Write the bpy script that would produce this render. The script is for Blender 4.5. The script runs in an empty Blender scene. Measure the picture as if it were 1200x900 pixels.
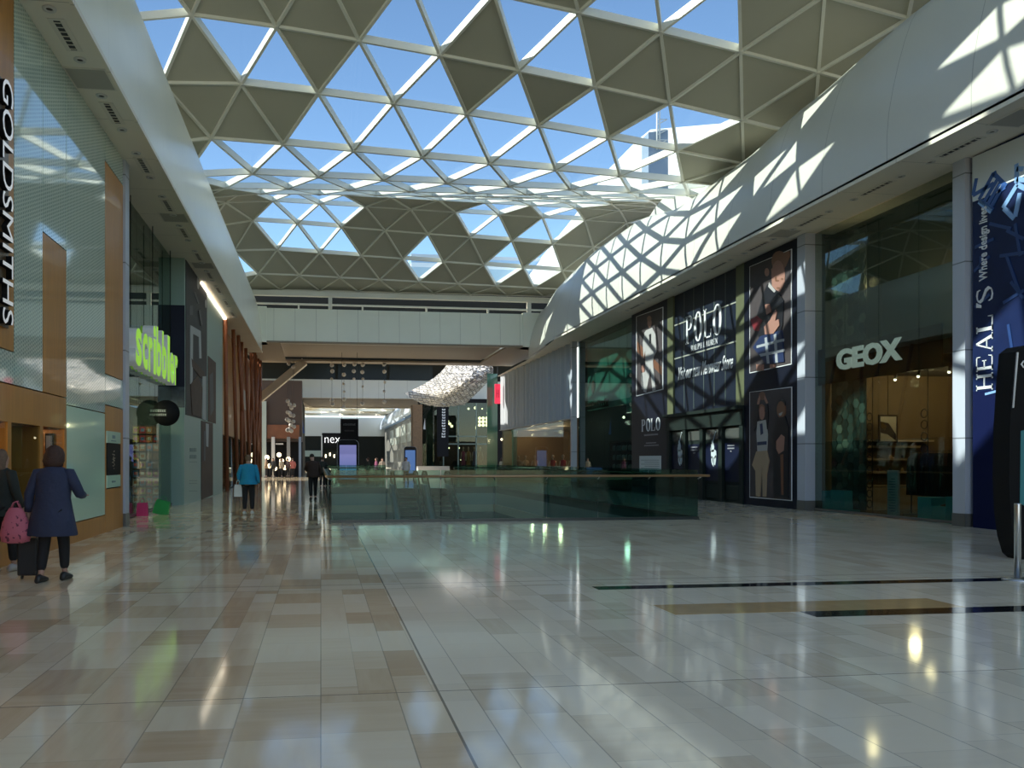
import bpy, math, random
from mathutils import Vector, Matrix
sc = bpy.context.scene
col = sc.collection
random.seed(7)
# ---------------------------------------------------------------- camera, sky, sun
EYE = 1.5
TH = math.atan(124/940)
cam_d = bpy.data.cameras.new('camera')
cam = bpy.data.objects.new('camera', cam_d); col.objects.link(cam)
cam.location = (0, 0, EYE)
cam.rotation_euler = (math.radians(90), 0, -TH)
cam_d.sensor_width = 36; cam_d.sensor_fit = 'HORIZONTAL'
cam_d.lens = 940/1200*36
cam_d.shift_x = 100/1200; cam_d.shift_y = 90/1200
cam_d.clip_start = .05; cam_d.clip_end = 2000
sc.camera = cam
sc.view_settings.view_transform = 'Standard'; sc.view_settings.look = 'None'
sc.view_settings.gamma = 1; sc.view_settings.use_curve_mapping = False
sc.view_settings.exposure = 0.7
sc.cycles.use_denoising = True
sc.cycles.max_bounces = 10; sc.cycles.transparent_max_bounces = 24
sc.cycles.diffuse_bounces = 5; sc.cycles.glossy_bounces = 5
sc.cycles.caustics_reflective = False; sc.cycles.caustics_refractive = False
sc.cycles.sample_clamp_indirect = 4

SUN_EL, SUN_AZ = 30, 8      # degrees; azimuth from -X towards +Y
SUN_W, SKY_W = 4.7, .135
w = bpy.data.worlds.new('sky'); sc.world = w; w.use_nodes = True
nt = w.node_tree; bg = nt.nodes['Background']
sky = nt.nodes.new('ShaderNodeTexSky'); sky.sky_type = 'NISHITA'; sky.sun_disc = False
sky.sun_elevation = math.radians(40); sky.sun_rotation = math.radians(190)
sky.air_density = 1.0; sky.dust_density = .3; sky.ozone_density = 2.2
nt.links.new(sky.outputs[0], bg.inputs[0]); bg.inputs[1].default_value = SKY_W
sd = bpy.data.lights.new('sun', 'SUN'); so = bpy.data.objects.new('sun', sd); col.objects.link(so)
sd.energy = SUN_W; sd.angle = math.radians(.5); sd.color = (1, .93, .8)
e, a = math.radians(SUN_EL), math.radians(SUN_AZ)
tosun = Vector((-math.cos(e)*math.cos(a), math.cos(e)*math.sin(a), math.sin(e)))
so.rotation_euler = tosun.to_track_quat('Z', 'Y').to_euler(); so.location = (-20, 20, 40)

# ---------------------------------------------------------------- placing helpers
_S, _C = math.sin(TH), math.cos(TH)
def ray(px, py):
    u = (px-500)/940
    return Vector((_S+u*_C, _C-u*_S, (540-py)/940))
def onX(px, py, X):
    d = ray(px, py); return Vector((0, 0, EYE)) + d*(X/d.x)
def onY(px, py, Y):
    d = ray(px, py); return Vector((0, 0, EYE)) + d*(Y/d.y)
def onZ(px, py, Z=0):
    d = ray(px, py); return Vector((0, 0, EYE)) + d*((Z-EYE)/d.z)

# ---------------------------------------------------------------- tags
def tag(o, label=None, cat=None, group=None, kind=None):
    if label: o['label'] = label
    if cat: o['category'] = cat
    if group: o['group'] = group
    if kind: o['kind'] = kind
    return o
def empty(name, loc=(0, 0, 0), label=None, cat=None, group=None, rz=0):
    o = bpy.data.objects.new(name, None); col.objects.link(o)
    o.location = loc; o.rotation_euler = (0, 0, rz); o.empty_display_size = .2
    return tag(o, label, cat, group)
def copy_tree(o, parent=None):
    c = o.copy(); col.objects.link(c); c.parent = parent
    for ch in list(o.children): copy_tree(ch, c)
    return c

# ---------------------------------------------------------------- materials
M = {}
def mat(name, c, rough=.5, metal=0, spec=.5, emit=None, es=1, var=0, vscale=3, coat=0, bump=0, bscale=40):
    if name in M: return M[name]
    m = bpy.data.materials.new(name); m.use_nodes = True
    n = m.node_tree; b = n.nodes['Principled BSDF']
    b.inputs['Base Color'].default_value = (*c, 1); b.inputs['Roughness'].default_value = rough
    b.inputs['Metallic'].default_value = metal; b.inputs['Specular IOR Level'].default_value = spec
    b.inputs['Coat Weight'].default_value = coat; b.inputs['Coat Roughness'].default_value = .03
    if emit: b.inputs['Emission Color'].default_value = (*emit, 1); b.inputs['Emission Strength'].default_value = es
    if var or bump:
        tc = n.nodes.new('ShaderNodeTexCoord')
        nz = n.nodes.new('ShaderNodeTexNoise'); nz.inputs['Scale'].default_value = vscale; nz.inputs['Detail'].default_value = 4
        n.links.new(tc.outputs['Object'], nz.inputs['Vector'])
    if var:
        mx = n.nodes.new('ShaderNodeMix'); mx.data_type = 'RGBA'
        mx.inputs[6].default_value = (*[x*(1-var) for x in c], 1); mx.inputs[7].default_value = (*[min(1, x*(1+var)) for x in c], 1)
        n.links.new(nz.outputs['Fac'], mx.inputs[0]); n.links.new(mx.outputs[2], b.inputs['Base Color'])
    if bump:
        n2 = n.nodes.new('ShaderNodeTexNoise'); n2.inputs['Scale'].default_value = bscale
        n.links.new(tc.outputs['Object'], n2.inputs['Vector'])
        bp = n.nodes.new('ShaderNodeBump'); bp.inputs['Strength'].default_value = bump; bp.inputs['Distance'].default_value = .02
        n.links.new(n2.outputs['Fac'], bp.inputs['Height']); n.links.new(bp.outputs[0], b.inputs['Normal'])
    M[name] = m; return m
def glass(name, tint, refl=1.0, rough=0.0, ior=1.5):
    "thin pane: tinted clear transmission plus a Fresnel mirror"
    if name in M: return M[name]
    m = bpy.data.materials.new(name); m.use_nodes = True; n = m.node_tree; n.nodes.clear()
    out = n.nodes.new('ShaderNodeOutputMaterial'); mx = n.nodes.new('ShaderNodeMixShader')
    t = n.nodes.new('ShaderNodeBsdfTransparent'); t.inputs[0].default_value = (*tint, 1)
    g = n.nodes.new('ShaderNodeBsdfGlossy'); g.inputs['Roughness'].default_value = rough
    g.inputs[0].default_value = (.9*refl, .95*refl, .93*refl, 1)
    f = n.nodes.new('ShaderNodeFresnel')
    ge = n.nodes.new('ShaderNodeNewGeometry'); p1 = n.nodes.new('ShaderNodeMath'); p1.operation = 'MULTIPLY_ADD'; p1.inputs[1].default_value = -2; p1.inputs[2].default_value = 1
    p2 = n.nodes.new('ShaderNodeMath'); p2.operation = 'POWER'; p2.inputs[0].default_value = ior
    n.links.new(ge.outputs['Backfacing'], p1.inputs[0]); n.links.new(p1.outputs[0], p2.inputs[1]); n.links.new(p2.outputs[0], f.inputs[0])
    n.links.new(f.outputs[0], mx.inputs[0]); n.links.new(t.outputs[0], mx.inputs[1]); n.links.new(g.outputs[0], mx.inputs[2])
    n.links.new(mx.outputs[0], out.inputs[0]); M[name] = m; return m

class NB:
    "tiny node-math builder"
    def __init__(s, m): s.n = m.node_tree
    def val(s, sock, v):
        if isinstance(v, (int, float)): sock.default_value = v
        else: s.n.links.new(v, sock)
    def m(s, op, a, b=0, c=0):
        x = s.n.nodes.new('ShaderNodeMath'); x.operation = op
        s.val(x.inputs[0], a); s.val(x.inputs[1], b); s.val(x.inputs[2], c); return x.outputs[0]
    def pos(s, kind='Object'):
        tc = s.n.nodes.new('ShaderNodeTexCoord'); sp = s.n.nodes.new('ShaderNodeSeparateXYZ')
        s.n.links.new(tc.outputs[kind], sp.inputs[0]); return sp.outputs, tc.outputs[kind]
    def comb(s, a, b, c=0):
        x = s.n.nodes.new('ShaderNodeCombineXYZ'); s.val(x.inputs[0], a); s.val(x.inputs[1], b); s.val(x.inputs[2], c); return x.outputs[0]
    def white(s, vec):
        x = s.n.nodes.new('ShaderNodeTexWhiteNoise'); x.noise_dimensions = '3D'; s.n.links.new(vec, x.inputs['Vector']); return x.outputs['Value']
    def noise(s, vec, scale, detail=4):
        x = s.n.nodes.new('ShaderNodeTexNoise'); x.inputs['Scale'].default_value = scale; x.inputs['Detail'].default_value = detail
        s.n.links.new(vec, x.inputs['Vector']); return x.outputs['Fac']
    def mix(s, f, a, b):
        x = s.n.nodes.new('ShaderNodeMix'); x.data_type = 'RGBA'; s.val(x.inputs[0], f)
        for i, v in ((6, a), (7, b)):
            if isinstance(v, tuple): x.inputs[i].default_value = (*v, 1)
            else: s.n.links.new(v, x.inputs[i])
        return x.outputs[2]
    def ramp(s, f, stops):
        x = s.n.nodes.new('ShaderNodeValToRGB'); r = x.color_ramp
        while len(r.elements) < len(stops): r.elements.new(.5)
        for el, (p, c) in zip(r.elements, stops): el.position = p; el.color = (*c, 1)
        s.n.links.new(f, x.inputs[0]); return x.outputs[0]

def floor_mat():
    m = mat('polished_limestone', (.5, .45, .38), .07, spec=.5)
    N = NB(m); b = m.node_tree.nodes['Principled BSDF']
    (x, y, z), vec = N.pos()
    P, L0 = .485, 4.22
    yb = N.m('FLOOR', N.m('DIVIDE', N.m('ADD', y, -.95), L0))
    pair = N.m('FLOOR', N.m('DIVIDE', x, P))
    r = N.white(N.comb(pair, yb, 3.3))
    split = N.m('GREATER_THAN', r, .45)
    fx = N.m('FRACT', N.m('DIVIDE', x, P))
    sub = N.m('MULTIPLY', N.m('FLOOR', N.m('MULTIPLY', fx, 2)), split)
    cid = N.m('ADD', N.m('MULTIPLY', pair, 2), sub)
    off = N.white(N.comb(cid, yb, 1.1))
    L = N.m('ADD', N.m('MULTIPLY', N.white(N.comb(cid, yb, 9.1)), .35), .42)
    v = N.m('DIVIDE', N.m('ADD', y, N.m('MULTIPLY', off, 1.0)), L)
    cell = N.m('FLOOR', v)
    tone = N.white(N.comb(cid, cell, yb))
    # veining stretched along random direction per tile
    d = N.white(N.comb(cell, cid, 5.5)); hv = N.m('GREATER_THAN', d, .5)
    a1 = N.comb(N.m('MULTIPLY', x, N.m('ADD', N.m('MULTIPLY', hv, 9), 1.2)), N.m('MULTIPLY', y, N.m('SUBTRACT', 10.2, N.m('MULTIPLY', hv, 9))), N.m('MULTIPLY', tone, 30))
    vein = N.noise(a1, 1.3, 5)
    big = N.noise(vec, .25, 2)
    t2 = N.m('ADD', N.m('MULTIPLY', tone, .72), N.m('MULTIPLY', vein, .4))
    # the right half of the hall is laid in greyer stone, the left warmer
    c1 = N.ramp(t2, [(0.0, (.94, .84, .64)), (.38, (.88, .74, .51)), (.62, (.80, .64, .42)), (.9, (.66, .48, .29))])
    c2 = N.ramp(t2, [(0.0, (.94, .86, .68)), (.5, (.91, .81, .61)), (.78, (.83, .74, .56)), (.95, (.74, .63, .45))])
    side = N.m('GREATER_THAN', x, .76)
    c = N.mix(side, c1, c2)
    # joints
    def line(fr, wdt): return N.m('LESS_THAN', N.m('ABSOLUTE', N.m('SUBTRACT', N.m('FRACT', fr), .5)), 1) if 0 else N.m('LESS_THAN', N.m('FRACT', N.m('ADD', fr, wdt/2)), wdt)
    j1 = line(N.m('DIVIDE', x, P), .006/P*1.3)
    j1b = N.m('MULTIPLY', line(N.m('DIVIDE', N.m('ADD', x, P/2), P), .004/P), split)
    j2 = N.m('LESS_THAN', N.m('FRACT', N.m('ADD', v, .004)), .008)
    j3 = line(N.m('DIVIDE', N.m('ADD', y, -.95), L0), .012/L0)
    j4 = N.m('LESS_THAN', N.m('ABSOLUTE', N.m('SUBTRACT', x, .755)), .008)
    j5 = N.m('LESS_THAN', N.m('ABSOLUTE', N.m('SUBTRACT', y, 9.74)), .03)
    j = N.m('MINIMUM', N.m('ADD', N.m('ADD', N.m('MULTIPLY', j1, .6), N.m('MULTIPLY', j1b, .4)), N.m('ADD', N.m('MULTIPLY', j2, .35), N.m('ADD', j3, j4))), 1)
    c = N.mix(N.m('MULTIPLY', j5, .35), c, (.2, .19, .17))
    c = N.mix(N.m('MULTIPLY', j, .75), c, (.10, .085, .07))
    m.node_tree.links.new(c, b.inputs['Base Color'])
    ro = N.m('ADD', .035, N.m('MULTIPLY', N.noise(vec, 5, 3), .09)); m.node_tree.links.new(ro, b.inputs['Roughness'])
    bp = m.node_tree.nodes.new('ShaderNodeBump'); bp.inputs['Strength'].default_value = .12; bp.inputs['Distance'].default_value = .004
    hh = N.m('ADD', N.noise(vec, 2.2, 2), N.m('MULTIPLY', N.white(N.comb(cid, cell, 2.2)), .12))
    m.node_tree.links.new(hh, bp.inputs['Height']); m.node_tree.links.new(bp.outputs[0], b.inputs['Normal'])
    return m

def panel_mat(name, c, step=2.4, axis=1, wdt=.012, dark=.45, rough=.35, off=0, second=None):
    "smooth painted panels with thin seams"
    m = mat(name, c, rough); N = NB(m); b = m.node_tree.nodes['Principled BSDF']
    p, vec = N.pos()
    def seam(ax, st, o): return N.m('LESS_THAN', N.m('FRACT', N.m('DIVIDE', N.m('ADD', p[ax], o), st)), wdt/st)
    s = seam(axis, step, off)
    if second: s = N.m('MAXIMUM', s, seam(*second))
    base = N.mix(N.noise(vec, .8, 3), tuple(x*.95 for x in c), tuple(min(1, x*1.04) for x in c))
    m.node_tree.links.new(N.mix(s, base, tuple(x*dark for x in c)), b.inputs['Base Color']); return m

def wood_mat(name, c, vert=2, rough=.35, k=.3, plank=.3, coat=.1):
    m = mat(name, c, rough, spec=.3, coat=coat); N = NB(m); b = m.node_tree.nodes['Principled BSDF']
    p, vec = N.pos()
    s = N.comb(N.m('MULTIPLY', p[0], 9), N.m('MULTIPLY', p[1], 9), N.m('MULTIPLY', p[2], .9))
    g = N.noise(s, 1.6, 6)
    pl = N.white(N.comb(N.m('FLOOR', N.m('DIVIDE', p[1], plank)), N.m('FLOOR', N.m('DIVIDE', p[2], 2.6)), 0))
    f = N.m('ADD', N.m('MULTIPLY', g, .7), N.m('MULTIPLY', pl, .3))
    m.node_tree.links.new(N.mix(f, tuple(x*(1-k) for x in c), tuple(x*(1+k) for x in c)), b.inputs['Base Color']); return m

# ---------------------------------------------------------------- mesh builder
class MB:
    def __init__(s): s.v = []; s.f = []; s.m = []; s.smooth = []
    def add(s, vs, fs, mi=0, sm=False):
        o = len(s.v); s.v += [tuple(v) for v in vs]
        for f in fs: s.f.append([i+o for i in f]); s.m.append(mi); s.smooth.append(sm)
        return s
    def box(s, x0, x1, y0, y1, z0, z1, mi=0):
        x0, x1 = sorted((x0, x1)); y0, y1 = sorted((y0, y1)); z0, z1 = sorted((z0, z1))
        vs = [(x, y, z) for x in (x0, x1) for y in (y0, y1) for z in (z0, z1)]
        return s.add(vs, [(0, 1, 3, 2), (4, 6, 7, 5), (0, 4, 5, 1), (2, 3, 7, 6), (0, 2, 6, 4), (1, 5, 7, 3)], mi)
    def prism(s, pts, d, mi=0):
        pts = [Vector(p) for p in pts]; d = Vector(d); n = len(pts)
        nrm = Vector((0, 0, 0))
        for i in range(n): nrm += pts[i].cross(pts[(i+1) % n])
        if nrm.dot(d) > 0: pts.reverse()
        vs = pts+[p+d for p in pts]
        fs = [tuple(range(n)), tuple(range(2*n-1, n-1, -1))]+[(i, i+n, (i+1) % n+n, (i+1) % n) for i in range(n)]
        return s.add(vs, fs, mi)
    def bar(s, a, b, wd, h, up=(0, 0, 1), mi=0):
        "rectangular bar from a to b; h measured along up"
        a, b = Vector(a), Vector(b); d = (b-a).normalized(); up = Vector(up)
        sd_ = d.cross(up).normalized()*wd/2; u = sd_.cross(d).normalized()*h/2
        vs = [p+i*sd_+j*u for p in (a, b) for i, j in ((-1, -1), (1, -1), (1, 1), (-1, 1))]
        return s.add(vs, [(0, 1, 2, 3), (7, 6, 5, 4), (0, 4, 5, 1), (1, 5, 6, 2), (2, 6, 7, 3), (3, 7, 4, 0)], mi)
    def tube(s, pts, r, n=8, mi=0, cap=True, sm=True):
        pts = [Vector(p) for p in pts]; rs = r if isinstance(r, (list, tuple)) else [r]*len(pts); vs = []
        d0 = (pts[1]-pts[0]).normalized(); ref = Vector((0, 0, 1)) if abs(d0.z) < .9 else Vector((1, 0, 0)); a_ = d0.cross(ref).normalized()
        for i, p in enumerate(pts):
            d = (pts[min(i+1, len(pts)-1)]-pts[max(i-1, 0)]).normalized()
            a_ = (a_-d*a_.dot(d)).normalized(); b_ = a_.cross(d).normalized()
            for k in range(n):
                t = 2*math.pi*k/n; vs.append(p+a_*math.cos(t)*rs[i]+b_*math.sin(t)*rs[i])
        fs = [(i*n+k, i*n+(k+1) % n, (i+1)*n+(k+1) % n, (i+1)*n+k) for i in range(len(pts)-1) for k in range(n)]
        s.add(vs, fs, mi, sm)
        if cap:
            o = len(s.v)-len(vs); s.f += [[o+k for k in range(n)][::-1], [o+len(vs)-n+k for k in range(n)]]; s.m += [mi]*2; s.smooth += [False]*2
        return s
    def lathe(s, prof, c=(0, 0, 0), n=16, mi=0, sm=True):
        vs = [(c[0]+r*math.cos(2*math.pi*k/n), c[1]+r*math.sin(2*math.pi*k/n), c[2]+z) for r, z in prof for k in range(n)]
        fs = [(i*n+k, i*n+(k+1) % n, (i+1)*n+(k+1) % n, (i+1)*n+k) for i in range(len(prof)-1) for k in range(n)]
        return s.add(vs, fs, mi, sm)
    def ball(s, c, r, n=10, mi=0, sq=(1, 1, 1)):
        prof = [(max(1e-4, r*math.sin(math.pi*i/(n//2+1))), -r*math.cos(math.pi*i/(n//2+1))) for i in range(n//2+2)]
        o = len(s.v); s.lathe(prof, (0, 0, 0), n, mi)
        for i in range(o, len(s.v)): v = s.v[i]; s.v[i] = (c[0]+v[0]*sq[0], c[1]+v[1]*sq[1], c[2]+v[2]*sq[2])
        return s
    def grid(s, rows, mi=0, sm=True, close=False):
        n = len(rows[0]); vs = [p for r in rows for p in r]; k = n if close else n-1
        return s.add(vs, [(i*n+j, i*n+(j+1) % n, (i+1)*n+(j+1) % n, (i+1)*n+j) for i in range(len(rows)-1) for j in range(k)], mi, sm)
    def build(s, name, mats, parent=None, kind=None, bevel=0):
        me = bpy.data.meshes.new(name); me.from_pydata(s.v, [], s.f)
        for m in (mats if isinstance(mats, (list, tuple)) else [mats]): me.materials.append(m)
        for p, mi, sm in zip(me.polygons, s.m, s.smooth): p.material_index = mi; p.use_smooth = sm
        me.update()
        o = bpy.data.objects.new(name, me); col.objects.link(o)
        if parent: o.parent = parent
        if kind: o['kind'] = kind
        if bevel:
            b = o.modifiers.new('bevel', 'BEVEL'); b.width = bevel; b.segments = 2; b.limit_method = 'ANGLE'
        return o
def box(name, m, x0, x1, y0, y1, z0, z1, parent=None, kind=None, bevel=0):
    return MB().box(x0, x1, y0, y1, z0, z1).build(name, m, parent, kind, bevel)

def sheet(name, mats, polys, onf, nrm, parent=None, th=.012, step=.004):
    """flat artwork on a wall plane: polys = [(material index, [(px,py)...])], onf maps a point to the plane,
    nrm points out of the wall; every later layer stands a few mm proud of the one before"""
    b = MB(); nrm = Vector(nrm)
    for i, (mi, pts) in enumerate(polys):
        P = [onf(*p) for p in pts]
        if i == 0: b.prism(P, nrm*th, mi)
        else:
            P = [p+nrm*(th*.5) for p in P]; b.prism(P, nrm*(th*.5+step*i), mi)
    return b.build(name, mats, parent)
def ell(cx, cy, rx, ry, n=14, rot=0):
    c, s_ = math.cos(rot), math.sin(rot)
    return [(cx+rx*math.cos(t)*c-ry*math.sin(t)*s_, cy+rx*math.cos(t)*s_+ry*math.sin(t)*c) for t in [2*math.pi*i/n for i in range(n)]]
def rect(x0, y0, x1, y1): return [(x0, y0), (x1, y0), (x1, y1), (x0, y1)]

def text_mesh(txt, offset=0.0, extrude=.0, space=1.0):
    cu = bpy.data.curves.new('t', 'FONT'); cu.body = txt; cu.offset = offset; cu.extrude = extrude; cu.size = 1
    cu.space_character = space; cu.resolution_u = 3; cu.align_x = 'LEFT'
    o = bpy.data.objects.new('t', cu); col.objects.link(o)
    dg = bpy.context.evaluated_depsgraph_get(); dg.update()
    me = bpy.data.meshes.new_from_object(o.evaluated_get(dg)); bpy.data.objects.remove(o); bpy.data.curves.remove(cu)
    return me
def text(name, txt, m, O, ux, uy, width, height, depth=.02, parent=None, offset=0., space=1., mats=None):
    "letters filling a width x height box whose lower left is O, ux to the right, uy up"
    me = text_mesh(txt, offset, .5, space)
    xs = [v.co.x for v in me.vertices]; ys = [v.co.y for v in me.vertices]
    x0, x1, y0, y1 = min(xs), max(xs), min(ys), max(ys)
    O, ux, uy = Vector(O), Vector(ux).normalized(), Vector(uy).normalized(); nz = ux.cross(uy)
    for v in me.vertices:
        c = v.co.copy()
        v.co = O+ux*((c.x-x0)/(x1-x0)*width)+uy*((c.y-y0)/(y1-y0)*height)+nz*((c.z+.5)*depth)
    me.update(); me.materials.clear(); me.name = name
    for mm in (mats or [m]): me.materials.append(mm)
    for p in me.polygons: p.material_index = 0
    if mats:
        for p in me.polygons: p.material_index = 0 if abs(p.normal.dot(nz)) > .7 else 1
    o = bpy.data.objects.new(name, me); col.objects.link(o)
    if parent: o.parent = parent
    return o
def blocks(name, m, O, ux, uy, width, height, n, depth=.01, parent=None, seed=1, fill=.8):
    "a row of small marks standing for lettering too small to read"
    O, ux, uy = Vector(O), Vector(ux).normalized(), Vector(uy).normalized(); nz = ux.cross(uy); q = random.Random(seed); b = MB(); w_ = width/n
    for i in range(n):
        h = height*q.uniform(.75, 1); a = O+ux*(i*w_)
        b.prism([a, a+ux*w_*fill, a+ux*w_*fill+uy*h*.3, a+ux*w_*.3+uy*h*.3, a+ux*w_*.3+uy*h*.65, a+ux*w_*fill+uy*h*.65, a+ux*w_*fill+uy*h, a+uy*h], nz*depth)
    return b.build(name, m, parent)
# ================================================================ STRUCTURE
WL, WR = -4.46, 14.6         # shopfront lines
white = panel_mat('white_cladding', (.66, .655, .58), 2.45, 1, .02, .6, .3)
soffit_m = panel_mat('soffit_board', (.80, .75, .63), 2.1, 1, .015, .5, .6)
# floor with the escalator void
VX0, VX1, VY0, VY1 = .25, 9.6, 19.5, 43.4
fm = floor_mat(); fb = MB()
for (x0, x1, y0, y1) in ((-40, VX0, -14, 160), (VX1, 45, -14, 160), (VX0, VX1, -14, VY0), (VX0, VX1, VY1, 160)):
    fb.add([(x0, y0, 0), (x1, y0, 0), (x1, y1, 0), (x0, y1, 0)], [(0, 1, 2, 3)])
fb.build('floor', fm, kind='structure')
# inlaid strips
blk = mat('black_granite', (.012, .012, .014), .06, var=.3)
tan = mat('tan_marble', (.58, .40, .19), .08, var=.18, vscale=5)
st = MB()
MBs = [('black', 3.2, 9.4, 8.98, 9.22, blk), ('tan', 3.42, 6.55, 7.42, 7.96, tan), ('black', 4.72, 9.4, 7.14, 7.42, blk)]
for nme, x0, x1, y0, y1, mm in MBs:
    o = box('trim_%d' % (1+len([k for k in bpy.data.objects if k.name.startswith('trim_')])), mm, x0, x1, y0, y1, -.01, .0015, kind='structure')

# ---- roof: equilateral lattice over an undulating surface
RS = 2.45; RX0 = -4.98
ZA = {-16: 13, -15: 13.4, -14: 13.9, -13: 14.5, -12: 15.2, -11: 15.7, -10: 16, -9: 16.1, -8: 16.1, -7: 16.2, -6: 16.3, -5: 16.4, -4: 16.45, -3: 16.4, -2: 16.1, -1: 15.6, 0: 14.93, 1: 14.0, 2: 13.18, 3: 12.46, 4: 12.18, 5: 12.43, 6: 12.93, 7: 13.72, 8: 14.45, 9: 15.05, 10: 15.2, 11: 14.66, 12: 13.66, 13: 12.76, 14: 12.33}
ZB = {-1: -.125, 0: -.13, 1: -.122, 2: -.09, 3: -.044, 4: -.003, 5: .02, 6: .03, 7: .015, 8: 0, 9: -.012, 10: -.02, 11: -.042, 12: -.04, 13: -.024, 14: .004}
def node(r, k):
    X = RX0+RS*(k+r/2)
    b = ZB.get(r, -.115); z = ZA[r]+b*X
    if r <= 2: z -= .0045*(X-4)**2*.6-.25      # slight crown
    if X < -3: z -= .06*(X+3)**2
    return Vector((X, 22.05+2.12*r, z))
glaz = set()
def G(t, r, ks): [glaz.add((t, r, k)) for k in ks]
G('L', 0, [0, 3, 5]); G('V', 0, [3, 4]); G('L', 0, [5]); G('V', -1, [6]); G('L', -1, [4, 6, 7])
G('V', 1, [-1, 0, 2, 6, -3]); G('L', 1, [1, 2, 3, 4, 5, 6]); G('V', 1, [2])
G('V', 2, range(1, 6)); G('L', 2, range(1, 7))
G('V', 3, list(range(-1, 7))); G('L', 3, range(-1, 7))
G('V', 4, range(-2, 7)); G('L', 4, range(-1, 8))
G('V', 5, range(-2, 6)); G('L', 5, range(-1, 6)); G('V', 6, range(-2, 5)); G('L', 6, range(-2, 6))
G('V', 7, range(-3, 4)); G('L', 7, range(-2, 5)); G('V', 8, range(-4, 4)); G('L', 8, range(-3, 4))
G('V', 9, [-4, -3, 1, 2]); G('L', 9, [-3, -2, 1, 3])
G('V', 10, [-4, -3, 0, 2]); G('L', 10, [-4, -3, 1, 2])
G('V', 11, [-5, -4]); G('L', 11, [-4, -3, -1, 1, 2]); G('V', 12, [-2, 0, 1]); G('L', 12, [-6])
rr = random.Random(3)
for r in range(-16, -1):
    for k in range(-6, 20):
        for t in 'VL':
            if r < -4 or rr.random() < (.3 if r > -4 else .6): glaz.add((t, r, k))  # unseen roof above and behind the camera, fully glazed to brighten the hall
glaz = {g for g in glaz if g[1] not in (-2, -3)} | {('V', -3, 3), ('L', -3, 3), ('V', -3, 4), ('V', -3, -1), ('L', -3, 0), ('V', -3, 0), ('L', -2, -1), ('L', -2, 0), ('V', -2, 0), ('V', -3, 8), ('L', -3, 9)}  # unseen near triangles reset to shape the sun patches on the right fascia
beam_m = mat('painted_steel', (.78, .77, .68), .35, spec=.4)
ceil_m = mat('ceiling_panel', (.47, .455, .365), .75, var=.08, vscale=.6)
sky_gl = glass('skylight_glass', (.80, .93, .97), .35)
bm = MB(); pm = MB(); edges = set(); nwin = 0
def up_n(a_, b_, c_):
    n_ = (b_-a_).cross(c_-a_).normalized(); return n_ if n_.z > 0 else -n_
for r in range(-16, 14):
    kmin = math.floor((-8.0-RX0)/RS-r/2); kmax = math.ceil((17.5-RX0)/RS-r/2)
    for k in range(kmin, kmax):
        for t in 'VL':
            ids = [(r, k), (r, k+1), (r+1, k)] if t == 'V' else [(r, k), (r+1, k), (r+1, k-1)]
            P = [node(*i) for i in ids]; n_ = up_n(*P); c_ = sum(P, Vector())/3
            for i in range(3): edges.add(tuple(sorted((ids[i], ids[(i+1) % 3]))))
            if (t, r, k) in glaz:
                Q = [p+n_*.22 for p in P]
                nwin += 1
                MB().add(Q, [(0, 1, 2)]).build('window_%d' % nwin, sky_gl, kind='structure')
            else:
                Q = [p+n_*.07+(c_-p)*.02 for p in P]
                pm.prism(Q, n_*.22)
ce = pm.build('ceiling', ceil_m, kind='structure')
for (i, j) in edges:
    a_, b_ = node(*i), node(*j)
    bm.bar(a_+Vector((0, 0, .12)), b_+Vector((0, 0, .12)), .09, .23)
for id_ in set(x for e_ in edges for x in e_):
    p = node(*id_); bm.lathe([(.001, -.01), (.10, -.01), (.10, .24), (.001, .24)], p, 6)
bm.build('lattice_beams', beam_m, ce)
# ---- end frame of the roof, clerestory slot and bulkhead
YB = 51.6
b = MB(); b.box(-5.2, 15.2, YB-.25, YB+.15, 11.95, 12.25); b.box(-5.2, 15.2, YB, YB+.15, 11.42, 11.52)
for px_ in (387, 620): X_ = onY(px_, 355, YB).x; b.box(X_-.12, X_+.12, YB-.1, YB+.2, 11.2, 12.0)
for px_ in (350, 425, 500, 572): X_ = onY(px_, 355, YB).x; b.box(X_-.05, X_+.05, YB-.05, YB+.2, 11.2, 11.5)
b.build('trim_4', beam_m, kind='structure')
bk = panel_mat('bulkhead_panel', (.84, .87, .76), 1.33, 0, .02, .55, .4, .3)
b = MB()
b.box(-3.95, 13.7, YB+.05, YB+1.2, 10.15, 11.18); b.box(-3.95, 13.7, YB-.05, YB+1.2, 9.1, 10.15)
b.box(-4.4, -3.4, YB-.15, YB+1.2, 9.0, 11.25); b.box(13.2, 14.3, YB-.15, YB+1.2, 9.0, 11.25)
b.build('wall_back_upper', bk, kind='structure')
b = MB(); b.box(-6, 16, YB+1.2, YB+1.5, 9.2, 13)
b.build('wall_clerestory', mat('dark_void', (.02, .022, .02), .8), kind='structure')
sf2 = mat('beige_soffit', (.30, .25, .19), .6, var=.05)
b = MB(); b.box(-5, -2.6, YB, 62.2, 9.0, 9.12); b.box(12.2, 15.0, YB, 62.2, 9.0, 9.12); b.box(-2.6, 12.2, YB, YB+.4, 9.0, 9.12); b.box(-2.6, 12.2, 60.8, 62.2, 9.0, 9.12); b.box(-2.7, 12.3, YB+.4, 61, 9.3, 9.4)
b.build('ceiling_bridge', sf2, kind='structure')

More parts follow.
